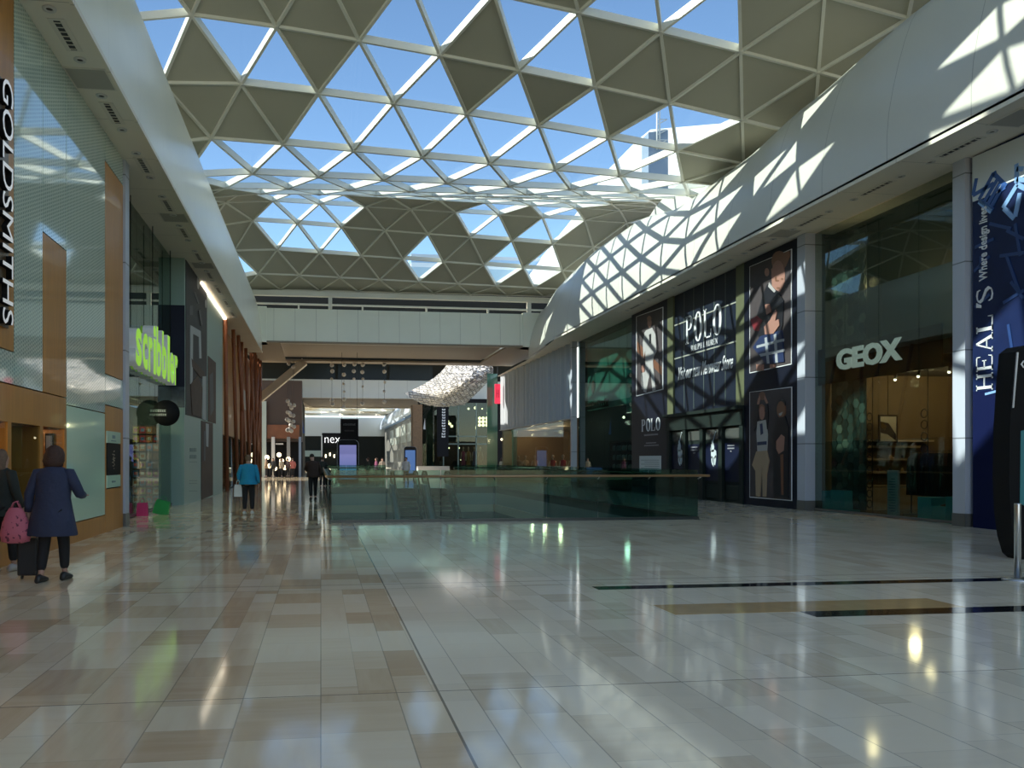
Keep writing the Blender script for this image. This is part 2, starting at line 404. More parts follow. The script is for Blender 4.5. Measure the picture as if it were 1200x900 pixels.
# ---- fascias and soffits
def interp(tb, y):
    for (a0, b0), (a1, b1) in zip(tb, tb[1:]):
        if y <= a1: t = max(0, min(1, (y-a0)/(a1-a0))); t = t*t*(3-2*t); return b0+(b1-b0)*t
    return tb[-1][1]
HR = [(-14, 12.1), (17, 12.07), (21.5, 11.74), (25, 11.42), (29.3, 11.38), (34.4, 12.1), (39, 12.2), (46, 11.8), (51.6, 11.3)]
XR = [(-14, 13.1), (44, 13.1), (51.6, 13.6)]
rows = []
for i in range(100):
    y = -14+i*(65.6/99); H = interp(HR, y); xb = interp(XR, y); d = H-8.4
    rows.append([(xb, y, 8.38), (xb, y, 8.38+.18*d), (xb+.05, y, 8.38+.34*d), (xb+.16, y, 8.38+.5*d), (xb+.3, y, 8.38+.66*d), (xb+.45, y, 8.38+.8*d), (xb+.62, y, 8.38+.93*d), (xb+.78, y, H), (xb+1.1, y, H+.12), (xb+1.7, y, H+.15), (xb+3.6, y, H+.15)])
MB().grid(rows, sm=True).build('fascia_right', white, kind='structure')
HL = [(-14, 12.0), (54, 12.0)]
rows = []
for i in range(100):
    y = -14+i*(65.6/99)
    rows.append([(-3.70, y, 8.38), (-3.69, y, 9.0), (-3.73, y, 9.7), (-3.82, y, 10.5), (-3.95, y, 11.2), (-4.08, y, 11.7), (-4.25, y, 12.1), (-4.5, y, 12.35), (-5.0, y, 12.5), (-8, y, 12.5)][::-1])
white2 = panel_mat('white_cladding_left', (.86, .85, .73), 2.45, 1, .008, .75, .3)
MB().grid(rows, sm=True).build('fascia_left', white2, kind='structure')
# shell wall rising behind the right fascia to the next vault
pts = [(15, 36.1, 11), (15, 35.9, 12.2), (15, 35.3, 12.75), (15, 34.5, 13.0), (15, 33, 13.2), (15, 26.5, 13.2), (15, 26.5, 11)]
MB().prism(pts, (.3, 0, 0)).build('wall_shell', white, kind='structure')
# soffits
b = MB(); b.box(-3.70, -5.3, -14, YB+.2, 8.36, 8.5); b.box(-3.66, -3.72, -14, YB+.2, 8.33, 8.42)
b.build('ceiling_left', soffit_m, kind='structure')
b = MB(); b.box(13.1, 15.4, -14, 44, 8.36, 8.5); b.box(13.06, 13.14, -14, 44, 8.33, 8.42)
b.add([(13.1, 44, 8.36), (15.4, 44, 8.36), (15.4, 64, 8.36), (14.2, 64, 8.36), (13.9, YB, 8.36)], [(0, 1, 2, 3, 4)])
b.build('ceiling_right', soffit_m, kind='structure')
ORD = ['nearest', 'second', 'third', 'fourth', 'fifth', 'sixth', 'seventh', 'eighth', 'ninth', 'tenth', 'eleventh', 'twelfth']
# ================================================================ LEFT SIDE
oak = wood_mat('honey_oak', (.46, .20, .035), plank=.62)
oak_d = wood_mat('brown_oak', (.30, .13, .045), plank=.45)
def frit_mat():
    m = mat('printed_frosted_glass', (.30, .38, .35), .06, spec=.8, coat=.6); N = NB(m); b = m.node_tree.nodes['Principled BSDF']
    p, vec = N.pos()
    fy = N.m('FRACT', N.m('MULTIPLY', p[1], 14)); fz = N.m('FRACT', N.m('ADD', N.m('MULTIPLY', p[2], 16), N.m('MULTIPLY', N.m('FLOOR', N.m('MULTIPLY', p[1], 14)), .5)))
    d = N.m('ADD', N.m('POWER', N.m('SUBTRACT', fy, .5), 2), N.m('POWER', N.m('SUBTRACT', fz, .5), 2))
    m.node_tree.links.new(N.mix(N.m('LESS_THAN', d, .09), (.56, .68, .58), (.30, .40, .35)), b.inputs['Base Color']); return m
frit = frit_mat()
mint = mat('mint_glass', (.58, .78, .62), .07, spec=.6, coat=.3)
mint_d = mat('mint_panel', (.26, .38, .34), .35, spec=.3)
silver = panel_mat('silver_cladding', (.46, .50, .58), 2.0, 2, .03, .4)
black = mat('matte_black', (.009, .009, .010), .6, spec=.15)
darkv = M['dark_void']
navy = mat('navy_board', (.006, .010, .03), .4, spec=.25)
ltgrey = mat('pale_grey', (.45, .46, .45), .5)
whitep = mat('white_paint', (.75, .75, .73), .4)
XL = WL
jf = empty('shopfront', (XL, 12, 0), 'wood and frosted glass jeweller shopfront with a lit display window at the left', 'shopfront')
def lpanel(name, m, y0, y1, z0, z1, x=0, th=.06, parent=jf):
    o = MB().box(XL-12*0-XL*0+x-th-(XL-XL)+0, x, y0-12, y1-12, z0, z1).build(name, m, parent); return o
for y0, y1, z0, z1 in ((-14, 12.44, 3.1, 8.36), (13.69, 14.88, 2.62, 5.2), (17.47, 18.98, 3.33, 7.75), (17.47, 18.98, 0, .9), (17.47, 18.98, 2.13, 2.66), (10, 14.88, 2.06, 2.6), (10, 17.45, 0, .36), (17.47, 17.58, .9, 2.13), (18.78, 18.98, .9, 2.13), (14.78, 14.9, .36, 2.06), (-14, 10, 0, 3.1), (10, 14.8, .36, .76)):
    lpanel('wood_panel', oak, y0, y1, z0, z1, th=.08)
for y0, y1, z0, z1 in ((12.46, 13.67, 2.62, 8.36), (13.69, 14.88, 5.22, 8.36), (14.91, 17.45, 2.5, 8.36), (17.47, 18.98, 7.77, 8.36), (17.47, 18.98, 2.68, 3.31), (10, 12.44, 2.62, 3.08)):
    lpanel('frosted_panel', frit, y0, y1, z0, z1, th=.05)
lpanel('mint_panel', mint, 14.92, 17.44, .38, 2.48, th=.05)
lpanel('backing', darkv, 17.5, 18.9, .9, 2.2, x=-.05)
for y in (12.28, 13.62): lpanel('mullion', oak, y-.07, y+.07, .76, 2.06, th=.1)
warm = mat('warm_display_back', (.30, .11, .03), .5, var=.15)
b = MB()
b.box(-1.75, -1.7, -2, 2.88, .7, 2.06); b.box(-1.7, -.09, -2, 2.88, .66, .72); b.box(-1.7, -.09, -2, 2.88, 2.04, 2.1); b.box(-1.7, -.05, 2.8, 2.88, .7, 2.06); b.box(-1.7, -.09, -2, -1.9, .7, 2.06)
b.build('display_case', warm, jf)
lpanel('display_glass', glass('shop_glass', (.80, .86, .84), .7), 10.02, 14.86, .77, 2.05, x=-.02, th=.01)
def lamp(loc, e, c=(1, .62, .3), r=.05):
    r = max(r, .14)
    l = bpy.data.lights.new('shop_light', 'POINT'); l.energy = e; l.color = c; l.shadow_soft_size = r
    o = bpy.data.objects.new('shop_light', l); col.objects.link(o); o.location = loc; return o
lamp((-5.3, 11.4, 1.9), 8); lamp((-5.1, 13.9, 1.92), 9)
# goods in the window
def pic(name, label, cat, mats, polys, onf, nrm, th=.02): return tag(sheet(name, mats, polys, onf, nrm, th=th), label, cat)
XW = -5.25
onw = lambda a, b_: onY(a, b_, 14.74)
red_ = mat('poster_red', (.28, .02, .05), .4); purple = mat('poster_purple', (.10, .03, .10), .4); blue_ = mat('poster_blue', (.04, .12, .28), .4)
cream = mat('cream_card', (.5, .43, .33), .5); gold = mat('gold_metal', (.7, .45, .15), .25, 1)
pic('framed_picture', 'framed red and purple picture inside the jeweller window', 'picture', [black, red_, purple], [(0, rect(36, 509, 49, 546)), (1, rect(37, 511, 43, 522)), (2, rect(43, 512, 48, 545)), (2, rect(37, 523, 43, 544))], onw, (0, -1, 0))
pic('framed_picture', 'framed tall blue picture inside the jeweller window', 'picture', [black, blue_], [(0, rect(53, 508, 63, 550)), (1, rect(54.5, 510.5, 61.5, 548))], onw, (0, -1, 0))
pic('display_card', 'cream display card with a purple side in the jeweller window', 'card', [cream, purple], [(0, rect(18, 530, 38, 557)), (1, rect(30, 531, 38, 548))], lambda a, b_: onY(a, b_, 14.3), (0, -1, 0))
for i, (px_, py_) in enumerate(((20, 513), (20, 522), (24, 552))):
    p = onY(px_, py_, 14.0); o = MB().ball((0, 0, .05), .045, 10).tube([(0, 0, -.04), (0, 0, .02)], [.04, .015], 8).build('silver_trophy', mat('bright_silver', (.8, .75, .65), .15, 1)); o.location = p
    tag(o, ['topmost round silver ornament on the left mullion side of the display', 'middle round silver ornament in the jeweller display', 'lowest silver ornament before the cream card'][i], 'ornament')
for i, (x, y, w_) in enumerate(((-4.75, 12.0, .3), (-4.72, 12.75, .34), (-4.75, 13.3, .25), (-4.72, 14.2, .3))):
    o = MB().box(-.12, .12, -w_/2, w_/2, 0, .05, 0)
    for k in range(5): o.lathe([(.02, .05), (.025, .08), (.02, .11), (.001, .115)], (.03*(k % 2), -w_/2+.05+k*(w_-.1)/4, 0), 8, 1)
    t = o.build('jewellery_tray', [cream, gold]); t.location = (x, y, .72)
    tag(t, '%s jewellery tray on the display window shelf counted from the camera' % ORD[i], 'tray', 'jewellery trays in the window')
# posters in the pier
pier = lambda a, b_: onX(a, b_, XL)
ptxt = mat('poster_grey_text', (.12, .2, .22), .5)
t = empty('poster', (XL, 18.1, .93), 'pale notice with black patterned middle on the oak pier beside the silver column', 'poster')
box('pale_board', mint, 0, .015, -.55, .6, 0, .26, t); box('pale_board', mint, 0, .015, -.55, .6, .95, 1.2, t)
b = MB(); b.box(0, .014, -.55, .6, .27, .94); b.build('black_board', black, t)
b = MB()
for k in range(26):
    a_ = k*2.4; r_ = .02*k**.85*.7
    b.box(.014, .018, r_*math.cos(a_)*.6-.012, r_*math.cos(a_)*.6+.012, .6+r_*math.sin(a_)-.012, .6+r_*math.sin(a_)+.012)
b.build('gold_pattern', mat('pattern_gold', (.35, .3, .22), .4), t)
b = MB(); b.box(.015, .02, -.12, .12, 1.05, 1.12); b.box(.015, .02, -.2, .2, .99, 1.01); b.box(.015, .02, -.15, .15, .1, .14); b.build('lettering', ptxt, t)
# sign GOLDSMITHS, reading downwards
p0 = onX(7, 93, XL+.1); p1 = onX(7, 380, XL+.1); yc = 11.9
t = empty('shop_sign', (XL, yc, p1.z), 'tall vertical white letter shop sign reading GOLDSMITHS on oak boards', 'sign')
signw = mat('sign_white', (.8, .8, .8), .3, emit=(1, 1, 1), es=.15)
b = MB().box(.02, .04, -.26, .24, -.02, p0.z-p1.z+.02); b.build('sign_board', mat('sign_backboard', (.10, .06, .03), .3), t)
text('letters', 'GOLDSMITHS', signw, (.04, -.19, p0.z-p1.z), (0, 0, -1), (0, 1, 0), p0.z-p1.z, .38, .08, t, offset=.0, mats=[signw, black])
# silver column
def column(name, label, x0, x1, y0, y1, z1=8.36, base=mat('steel_skirting', (.12, .12, .11), .3)):
    t = empty(name, ((x0+x1)/2, (y0+y1)/2, 0), label, 'pillar'); a_, b_ = (x1-x0)/2, (y1-y0)/2
    MB().box(-a_, a_, -b_, b_, .3, z1).build('shaft', silver, t); MB().box(-a_-.01, a_+.01, -b_-.01, b_+.01, 0, .3).build('plinth', base, t)
column('pillar', 'slim silver clad pillar between the jeweller and the card shop', -5.1, XL+.05, 19.0, 19.36)

# card shop
XS = -5.0
def room(name, x0, x1, y0, y1, z1, mw, mf, mc, open_side, z0=0):
    "three walls, floor and ceiling of a shop, open towards the hall"
    b = MB(); t_ = .1
    b.box(x0, x1, y0-t_, y0, z0, z1, 0); b.box(x0, x1, y1, y1+t_, z0, z1, 0)
    if open_side == '+x': b.box(x0-t_, x0, y0, y1, z0, z1, 0)
    else: b.box(x1, x1+t_, y0, y1, z0, z1, 0)
    b.box(x0, x1, y0, y1, z0, z0+.012, 1); b.box(x0, x1, y0, y1, z1, z1+t_, 2)
    return b.build(name, [mw, mf, mc], kind='structure')
dkfl = mat('dark_shop_floor', (.06, .05, .04), .2); teald = mat('dark_teal_wall', (.035, .07, .06), .5)
room('wall_card_shop', -11, XS-.02, 19.4, 27.9, 8.36, teald, dkfl, mat('shop_ceiling', (.10, .13, .12), .6), '+x')
b = MB(); b.box(-9.5, -9.3, 19.6, 27.8, 3.9, 8.3); b.box(-9.5, -5.6, 19.6, 27.8, 3.75, 3.95)
b.build('wall_card_shop_upper', mat('sea_green_wall', (.13, .24, .19), .5), kind='structure')
wave = mat('grey_ripple_panel', (.2, .22, .2), .3, bump=.5, bscale=6)
tag(MB().box(-5.58, -5.50, 20.0, 27.6, 3.35, 3.9).build('fascia_panel', wave), 'grey rippled fascia band under the green letters in the card shop', 'panel')
sg = glass('green_glass', (.66, .80, .75), 1.0, ior=1.5)
def pane(name, label, x, ys, z0, z1, m, fr=None, cat='window glass', grp=None, x_out=1):
    t = empty(name, (x, ys[0], z0), label, cat, grp)
    for a_, b_ in zip(ys, ys[1:]):
        MB().box(-.006, .006, a_-ys[0]+.008, b_-ys[0]-.008, 0, z1-z0).build('glass_pane', m, t)
    if fr:
        b = MB(); b.box(-.04, .04, 0, ys[-1]-ys[0], -.06, 0)
        b.build('bottom_frame', fr, t)
    return t
pane('shop_window', 'tall green glass front of the card shop beyond the silver pillar', XS, [19.4, 21.1, 22.8, 24.5, 26.2, 27.9], .08, 8.34, sg, mat('frame_metal', (.12, .11, .10), .3))
# scribbler letters
lime = mat('lime_letter', (.32, .62, .03), .35, emit=(.35, .75, .05), es=.35); lside = mat('white_letter_side', (.7, .75, .75), .3, emit=(.8, .9, .9), es=.05)
a0 = onX(153, 446, XS+.2); a1 = onX(204, 463, XS+.2); yw = a1.y-a0.y
t = empty('shop_sign', (XS+.03, a0.y, 3.95), 'lime green raised letters reading scribbler above the card shop', 'sign')
for i, ch in enumerate('scribbler'):
    wd = [.9, .85, .7, .5, .95, .95, .5, .9, .7]; s0 = sum(wd[:i])/sum(wd)*yw; h = {'b': 1.42, 'l': 1.42, 'i': 1.38}.get(ch, .98)*(1-.0*i)
    text('letter', ch, lime, (0, s0, 0), (0, 1, 0), (0, 0, 1), wd[i]/sum(wd)*yw*.86, h, .30, t, offset=.03, mats=[lime, lside])
for k, y_ in enumerate((a0.y+.3, a0.y+yw*.5, a0.y+yw-.3)): MB().tube([(.1, y_-a0.y, 1.0), (.1, y_-a0.y, 4.4)], .012, 6).build('hanger', black, t)
# projecting round sign
c_ = onX(195, 484, XS+.25); t = empty('projecting_sign', c_, 'round black projecting sign with small white words outside the card shop', 'sign')
b = MB(); b.lathe([(.001, -.05), (.40, -.05), (.40, .05), (.001, .05)], (0, 0, 0), 32); o = b.build('disc', black, t)
for v in o.data.vertices: v.co = Vector((v.co.x, v.co.z, v.co.y))
o.data.flip_normals()
blocks('lettering', ltgrey, (-.30, -.052, .03), (1, 0, 0), (0, 0, 1), .30, .08, 5, .004, t); blocks('lettering', ltgrey, (-.28, -.052, -.09), (1, 0, 0), (0, 0, 1), .30, .08, 5, .004, t, 4)
MB().tube([(-.35, 0, 0), (-.55, 0, 0)], .02, 6).build('bracket', black, t)
# card racks
cc = [('orange', (.55, .22, .06)), ('pink', (.55, .12, .2)), ('white', (.6, .58, .52)), ('green', (.12, .3, .12)), ('blue', (.08, .2, .4)), ('yellow', (.55, .42, .08)), ('red', (.45, .04, .05)), ('brown', (.25, .13, .07))]
cm = [mat('card_'+n_, c_, .5) for n_, c_ in cc]
rk = mat('rack_brown', (.08, .05, .035), .5); rr = random.Random(5); cards = {}
for ri, (xa, yr_, nc, w_) in enumerate(((-6.95, 26.9, 4, 'left'), (-6.05, 26.9, 4, 'right'), (-5.75, 23.4, 2, 'nearest'))):
    wr = nc*.21+.06
    t = empty('card_rack', (xa, yr_, 0), '%s tall rack full of greeting cards inside the card shop window' % w_, 'rack')
    b = MB(); b.box(0, wr, .02, .06, .1, 2.65); b.box(0, .03, -.14, .06, 0, 2.65); b.box(wr-.03, wr, -.14, .06, 0, 2.65); b.build('frame', rk, t)
    for k in range(9): MB().box(.03, wr-.03, -.14, .02, .12+k*.28, .14+k*.28).build('shelf', rk, t)
    for k in range(9):
        for j in range(nc):
            ci = rr.randrange(8)
            if ci not in cards:
                cb = MB(); cb.box(-.09, .09, -.006, .006, 0, .22); cb.box(-.055, .055, -.009, -.006, .06, .16, 1)
                cards[ci] = cb.build('greeting_card', [cm[ci], cm[(ci*3+2) % 8]]); o = cards[ci]
            else: o = cards[ci].copy(); col.objects.link(o)
            o.location = (xa+.03+.21*(j+.5), yr_-.03, .142+k*.28)
            tag(o, '%s card, %s from left, %s row up, %s rack' % (cc[ci][0], ORD[j].replace('nearest', 'first'), ORD[k].replace('nearest', 'bottom'), w_), 'card', 'greeting cards on the %s rack' % w_)
for y_ in (21.4, 24.8): lamp((-6.0, y_, 3.2), 70, (1, .75, .5), .06)
for i, (px_, py_) in enumerate(((166, 483), (162, 512), (177, 486))):
    p = onX(px_, py_, -6.2); o = MB().lathe([(.001, 0), (.05, 0), (.06, .1), (.03, .12), (.03, .12)], (0, 0, 0), 10, 0).build('spotlight', mat('lamp_glow', (1, .8, .5), .5, emit=(1, .85, .6), es=6)); o.location = p
    tag(o, '%s small ceiling spotlight glowing inside the card shop' % ['left high', 'low', 'right high'][i], 'spotlight')
def gift_bag(loc, cname, c, label, w_=.3, h=.36, lean=0, d=.14):
    t = empty('gift_bag', loc, label, 'bag'); m = mat('bag_'+cname, c, .45)
    b = MB(); b.grid([[(-w_/2*s_, -d/2*s_, z), (w_/2*s_, -d/2*s_, z), (w_/2*s_, d/2*s_, z), (-w_/2*s_, d/2*s_, z)] for z, s_ in ((0, 1), (h*.6, .96), (h, .85))], sm=False, close=True)
    b.add([(-w_/2, -d/2, 0), (w_/2, -d/2, 0), (w_/2, d/2, 0), (-w_/2, d/2, 0)], [(3, 2, 1, 0)]); b.build('bag_body', m, t)
    MB().tube([(-w_*.2, -d*.42, h*.95), (-w_*.16, -d*.42, h+.09), (0, -d*.42, h+.13), (w_*.16, -d*.42, h+.09), (w_*.2, -d*.42, h*.95)], .008, 6).build('handle', m, t)
    t.rotation_euler = (0, lean, rr.uniform(-.4, .4)); return t
q = onZ(183, 609); gift_bag((-4.80, 22.6, 0), 'magenta', (.55, .03, .15), 'bright pink gift bag standing on the floor at the card shop door')
gift_bag((-4.45, 23.2, 0), 'green', (.02, .28, .07), 'green gift bag leaning over beside the pink bag on the floor', .42, .40, .25)
gift_bag((-5.3, 22.3, 0), 'plum', (.10, .01, .05), 'dark plum gift bag just left of the bright pink bag', .3, .42)
gift_bag((-5.4, 20.6, 0), 'darkgreen', (.03, .15, .06), 'dark green gift bag inside the window near the silver pillar', .5, .45)
gift_bag((-5.4, 21.3, 0), 'rose', (.35, .05, .08), 'rose coloured gift bag inside the card shop window', .35, .38)

# ---- hoarding
XH = -4.58; Y0, Y1 = 27.95, 38.6
t = empty('hoarding', (XH, Y0, 0), 'mint green boarded hoarding with large dark room posters left of the walkway', 'hoarding')
MB().box(-2.5, -.0, 0, Y1-Y0, 0, 8.35).build('board', mint_d, t)
MB().box(-.5, .02, -.03, -.0, 4.0, 6.75).build('navy_panel', navy, t)
MB().box(-.5, .02, -.03, -.0, 3.3, 4.0).build('sea_picture', mat('sea_print', (.03, .05, .07), .3, var=.8, vscale=8), t)
oh = lambda a, b_: onX(a, b_, XH)-Vector((XH, Y0, 0))
gdk = mat('poster_charcoal', (.035, .037, .04), .5, spec=.2, var=.25, vscale=2); glt = mat('poster_light_grey', (.42, .44, .43), .6, spec=.2); gmid = mat('poster_mid_grey', (.13, .13, .13), .6, spec=.2); tanp = mat('poster_taupe', (.10, .07, .055), .6, spec=.2, var=.3)
def clipY(pl, lim): return pl
sheet('poster', [gdk, glt, gmid, tanp], [(0, [(217.3, 298), (242, 340), (242, 492.5), (217.3, 486)]), (1, ell(231.5, 331, 1.5, 8)), (1, ell(240.5, 356, .9, 5)), (2, [(226, 342), (228, 342), (233, 356), (231, 356)]), (2, rect(221, 358, 225, 369)), (1, [(222, 381), (234, 388), (235, 420), (232.5, 420), (232, 395), (225, 391), (224.5, 450), (222, 450)]), (3, [(223, 420), (238, 436), (240, 445), (234, 443), (224, 430)]), (3, [(222, 450), (230, 440), (236, 455), (235, 489), (224, 486)]), (1, [(236, 441), (240, 441), (240, 493), (236, 491)]), (2, [(231, 364), (233, 362), (236, 380), (234, 382)])], oh, (1, 0, 0), t, .02)
sheet('poster', [tanp, gmid], [(0, [(243.5, 417), (252.5, 425), (252.5, 496.5), (243.5, 494)]), (1, [(245, 440), (249, 436), (250, 480), (246, 488)])], oh, (1, 0, 0), t, .02)
sheet('poster', [tanp, glt, gmid], [(0, [(235.5, 493), (249, 496), (249, 580), (235.5, 585.5)]), (1, [(240.5, 496), (244, 497), (243.5, 524), (241, 523)]), (2, [(238, 505), (240, 505), (240, 540), (238, 540)])], oh, (1, 0, 0), t, .02)
b = MB()
for (xa, xb, ya) in ((222.5, 226, 525), (226.8, 230, 525), (222.5, 226, 533), (226.8, 230, 533)): b.prism([oh(*p) for p in rect(xa, ya, xb, ya+4.5)], (.01, 0, 0))
for ya in (541, 563, 566, 575): b.prism([oh(*p) for p in rect(222, ya, 231, ya+.7)], (.01, 0, 0))
b.build('lettering', mat('faint_grey_letter', (.16, .24, .22), .5), t)
o = MB().box(-.12, .0, 0, 8, 8.27, 8.33).build('strip_light', mat('strip_glow', (1, .9, .75), .5, emit=(1, .88, .7), es=3)); o.location = (-4.5, 31.5, 0)
tag(o, 'bright strip light under the left soffit above the hoarding', 'light')

# ---- timber clad building with leaning poles
XT = -4.95
t = empty('shopfront', (XT, 38.7, 0), 'timber clad shopfront behind the leaning red brown poles', 'shopfront')
MB().box(-3, 0, 0, 13.2, 2.85, 8.32).build('timber_wall', oak, t)
MB().box(-3, -.3, 13.25, 23.0, 2.85, 8.95).build('dark_timber_wall', oak_d, t)
MB().box(-.3, -.2, 12.0, 14.5, 5.0, 6.3).build('pale_panel', ltgrey, t)
MB().box(-.3, -.2, 16.5, 20, 5.0, 6.3).build('pale_panel', ltgrey, t)
MB().box(-3, -.6, 0, 23.0, 0, 2.85).build('dark_wall', black, t)
MB().box(-.05, -.03, .1, 22.8, .05, 2.8).build('shop_glass', sg, t)
b = MB(); b.box(-.5, -.2, 1, 22, .3, .5); b.box(-.5, -.2, 1, 22, 1.2, 1.25); b.build('shelf', oak_d, t)
pole_m = wood_mat('red_brown_pole', (.26, .09, .04), rough=.5)
poles = [((259, 573), (262, 372)), ((281, 560), (281, 408)), ((286, 559), (276, 398)), ((290, 557), (296, 424)), ((291, 557), (286, 408)), ((296, 555), (291, 415)), ((295, 555), (302, 440)), ((300, 553), (297, 425)), ((302, 552), (304, 437)), ((304, 552), (299, 430)), ((276, 563), (271, 392)), ((298, 554), (305, 440))]
for i, (pa, pb) in enumerate(poles):
    A = onX(pa[0], pa[1], -4.6); Ya = max(40.2, min(61, A.y)); Bp = onX(pb[0], pb[1], -4.6); Yb = max(39.5, min(61, Bp.y))
    o = MB().tube([(0, 0, 0), (0, (Yb-Ya), 8.30 if Yb < 51 else 8.95)], .10, 8).build('leaning_pole', pole_m); o.location = (-4.55+.05*(i % 3), Ya, 0)
    tag(o, 'red brown timber pole leaning against the timber shopfront, %s from the near end' % (ORD[i] if i < 12 else ['thirteenth', 'fourteenth', 'fifteenth', 'sixteenth'][i-12]), 'pole', 'leaning timber poles')

# ---- vents and downlights in the soffits
vent_d = mat('vent_dark', (.03, .03, .028), .6); vent_f = mat('vent_frame', (.70, .66, .56), .5); tl = mat('trim_ring', (.6, .6, .56), .4)
def vent_kit(x, L):
    t = empty('ceiling_vent', (x, 0, 8.36)); h = L/2
    fr_ = MB().box(-.13, .13, -h, h, -.012, 0).build('frame', vent_f, t)
    b = MB(); b.box(-.05, .05, -h+.05, h-.05, -.016, -.011); b.build('opening', vent_d, fr_)
    b = MB()
    for k in range(7): yy = -h+.1+k*(2*h-.2)/6; b.box(-.05, .05, yy-.012, yy+.012, -.022, -.014)
    b.build('louvre', vent_f, fr_); return t
def down_kit():
    t = empty('downlight', (0, 0, 8.36))
    MB().lathe([(.05, -.004), (.055, -.02), (.10, -.02), (.105, 0)], (0, 0, 0), 16).build('ring', tl, t)
    MB().lathe([(.001, -.006), (.052, -.006), (.052, -.004)], (0, 0, 0), 16).build('lens', vent_d, t); return t
dk = down_kit(); used = [False]
def down(x, y, label, grp):
    o = dk if not used[0] else copy_tree(dk); used[0] = True; o.location = (x, y, 8.355); tag(o, label, 'downlight', grp)
for side, xx, pts_, L in (('left', -4.08, ((87, 42), (138, 133), (172, 194), (198, 241), (218, 273), (235, 301), (248, 323), (259, 340), (268, 355), (276, 368)), 1.0), ('right', 13.85, ((1118, 172), (1017, 220), (940, 258), (878, 288), (830, 311), (790, 331), (758, 346), (730, 359)), 1.15)):
    vk = vent_kit(xx, L)
    for i, (px_, py_) in enumerate(pts_):
        y = onZ(px_, py_, 8.36).y
        o = vk if i == 0 else copy_tree(vk); o.location = (xx, y, 8.36)
        tag(o, '%s slot vent along the %s soffit counted from the camera' % (ORD[i], side), 'vent', 'slot vents in the %s soffit' % side)
        for s_, nm in ((-1, 'near'), (1, 'far')):
            down(xx, y+s_*(L/2+.28), 'small round downlight at the %s end of the %s slot vent on the %s' % (nm, ORD[i], side), 'downlights in the %s soffit' % side)
for i, (px_, py_, z_, xx) in enumerate(((117, 93, 8.36, -4.1), (207, 255, 8.36, -4.1), (240, 311, 8.36, -4.1), (1180, 137, 8.36, 13.85), (907, 273, 8.36, 13.85), (1000, 232, 8.36, 13.4))):
    y = onZ(px_, py_, 8.36).y; s_ = .42 if i != 5 else .12
    if i == 5: continue
    t = empty('ceiling_hatch', (xx, y, 8.36), ['large recessed hatch between the first two left slot vents', 'recessed hatch farther along the left soffit', 'far recessed hatch on the left soffit', 'square recessed hatch in the right soffit near the frame edge', 'square recessed hatch midway along the right soffit'][i], 'hatch')
    MB().box(-.38, .38, -s_, s_, -.01, 0).build('panel', vent_f, t); MB().box(-.33, .33, -s_+.05, s_-.05, -.014, -.008).build('recess', mat('recess_shade', (.42, .40, .34), .7), t)
# ================================================================ RIGHT SIDE
XR_ = WR
def onr(a, b_): return onX(a, b_, XR_)
yP0, yP1 = onr(1138, 617).y, onr(1128, 616).y      # pillar beside the banner
column('pillar', 'pale clad pillar between the sportless shoe shop glass and the blue banner'.replace('sportless ', ''), 14.45, 15.0, yP0, yP1+.12)
column('pillar', 'pale clad pillar between the navy hoarding and the shoe shop', 14.45, 15.0, 22.45, 22.85)
box('wall_right_near', mat('stone_grey_wall', (.12, .13, .12), .3), 15.0, 15.3, -14, yP0, 0, 8.36, kind='structure')
# blue banner hoarding
bl = mat('royal_blue', (.002, .006, .045), .5, spec=.15); bl2 = mat('mid_blue', (.03, .10, .33), .35); bl3 = mat('light_blue', (.22, .40, .72), .4); bl4 = mat('deep_blue_print', (.005, .014, .065), .4, spec=.25, var=.5, vscale=1.5)
sky_w = mat('banner_pale', (.62, .68, .70), .35, coat=.3)
XB = 14.55
t = empty('hoarding', (XB, 12.6, 0), 'blue shop banner with painted chairs and upright white HEAL\'S lettering at the right edge', 'hoarding')
T0 = Vector((XB, 12.6, 0)); yb0, yb1 = 12.6, onX(1140, 500, XB).y
MB().box(0, .25, 0, yb1-12.6, 3.05, 8.34).build('banner_board', bl4, t)
MB().box(0, .25, onX(1175, 600, XB).y-12.6, yb1-12.6, 0, 3.05).build('blue_board', bl, t)
MB().box(.12, .2, 0, onX(1175, 600, XB).y-12.6, 0, 3.05).build('dark_glass', glass('dark_glass', (.1, .16, .13), 1), t)
onb = lambda a, b_: onX(a, b_, XB)-T0
def bars(name, m, segs, w_, x=-.02):
    b = MB()
    for (a0_, a1_) in segs:
        A, Bq = onb(*a0_), onb(*a1_); d = (Bq-A).normalized(); n_ = Vector((0, -d.z, d.y))*w_/2
        b.prism([A+n_, A-n_, Bq-n_, Bq+n_], (x, 0, 0))
    return b.build(name, m, t)
z_ = lambda y_, zz: Vector((XB, y_, zz))-T0
MB().prism([onb(1140, 184.5), onb(1202, 158), onb(1202, 206), onb(1180, 215), onb(1172, 225), onb(1150, 233), onb(1140, 237)], (-.012, 0, 0)).build('pale_sky_print', sky_w, t)
bars('chair_print', bl2, [((1141, 229), (1145, 209)), ((1141, 229), (1165, 215)), ((1148, 234), (1165, 203)), ((1153, 238), (1171, 208)), ((1158, 240), (1174, 212)), ((1163, 241), (1177, 216)), ((1148, 234), (1164, 246)), ((1165, 203), (1180, 218)), ((1170, 225), (1179, 219)), ((1166, 201), (1167, 207))], .09, -.02)
bars('chair_print', bl3, [((1192, 192), (1192, 214)), ((1192, 198), (1200, 198)), ((1192, 210), (1202, 211)), ((1176, 244), (1193, 216)), ((1177, 244), (1189, 256)), ((1190, 254), (1196, 226)), ((1193, 216), (1202, 221)), ((1148, 236), (1162, 248))], .10, -.02)
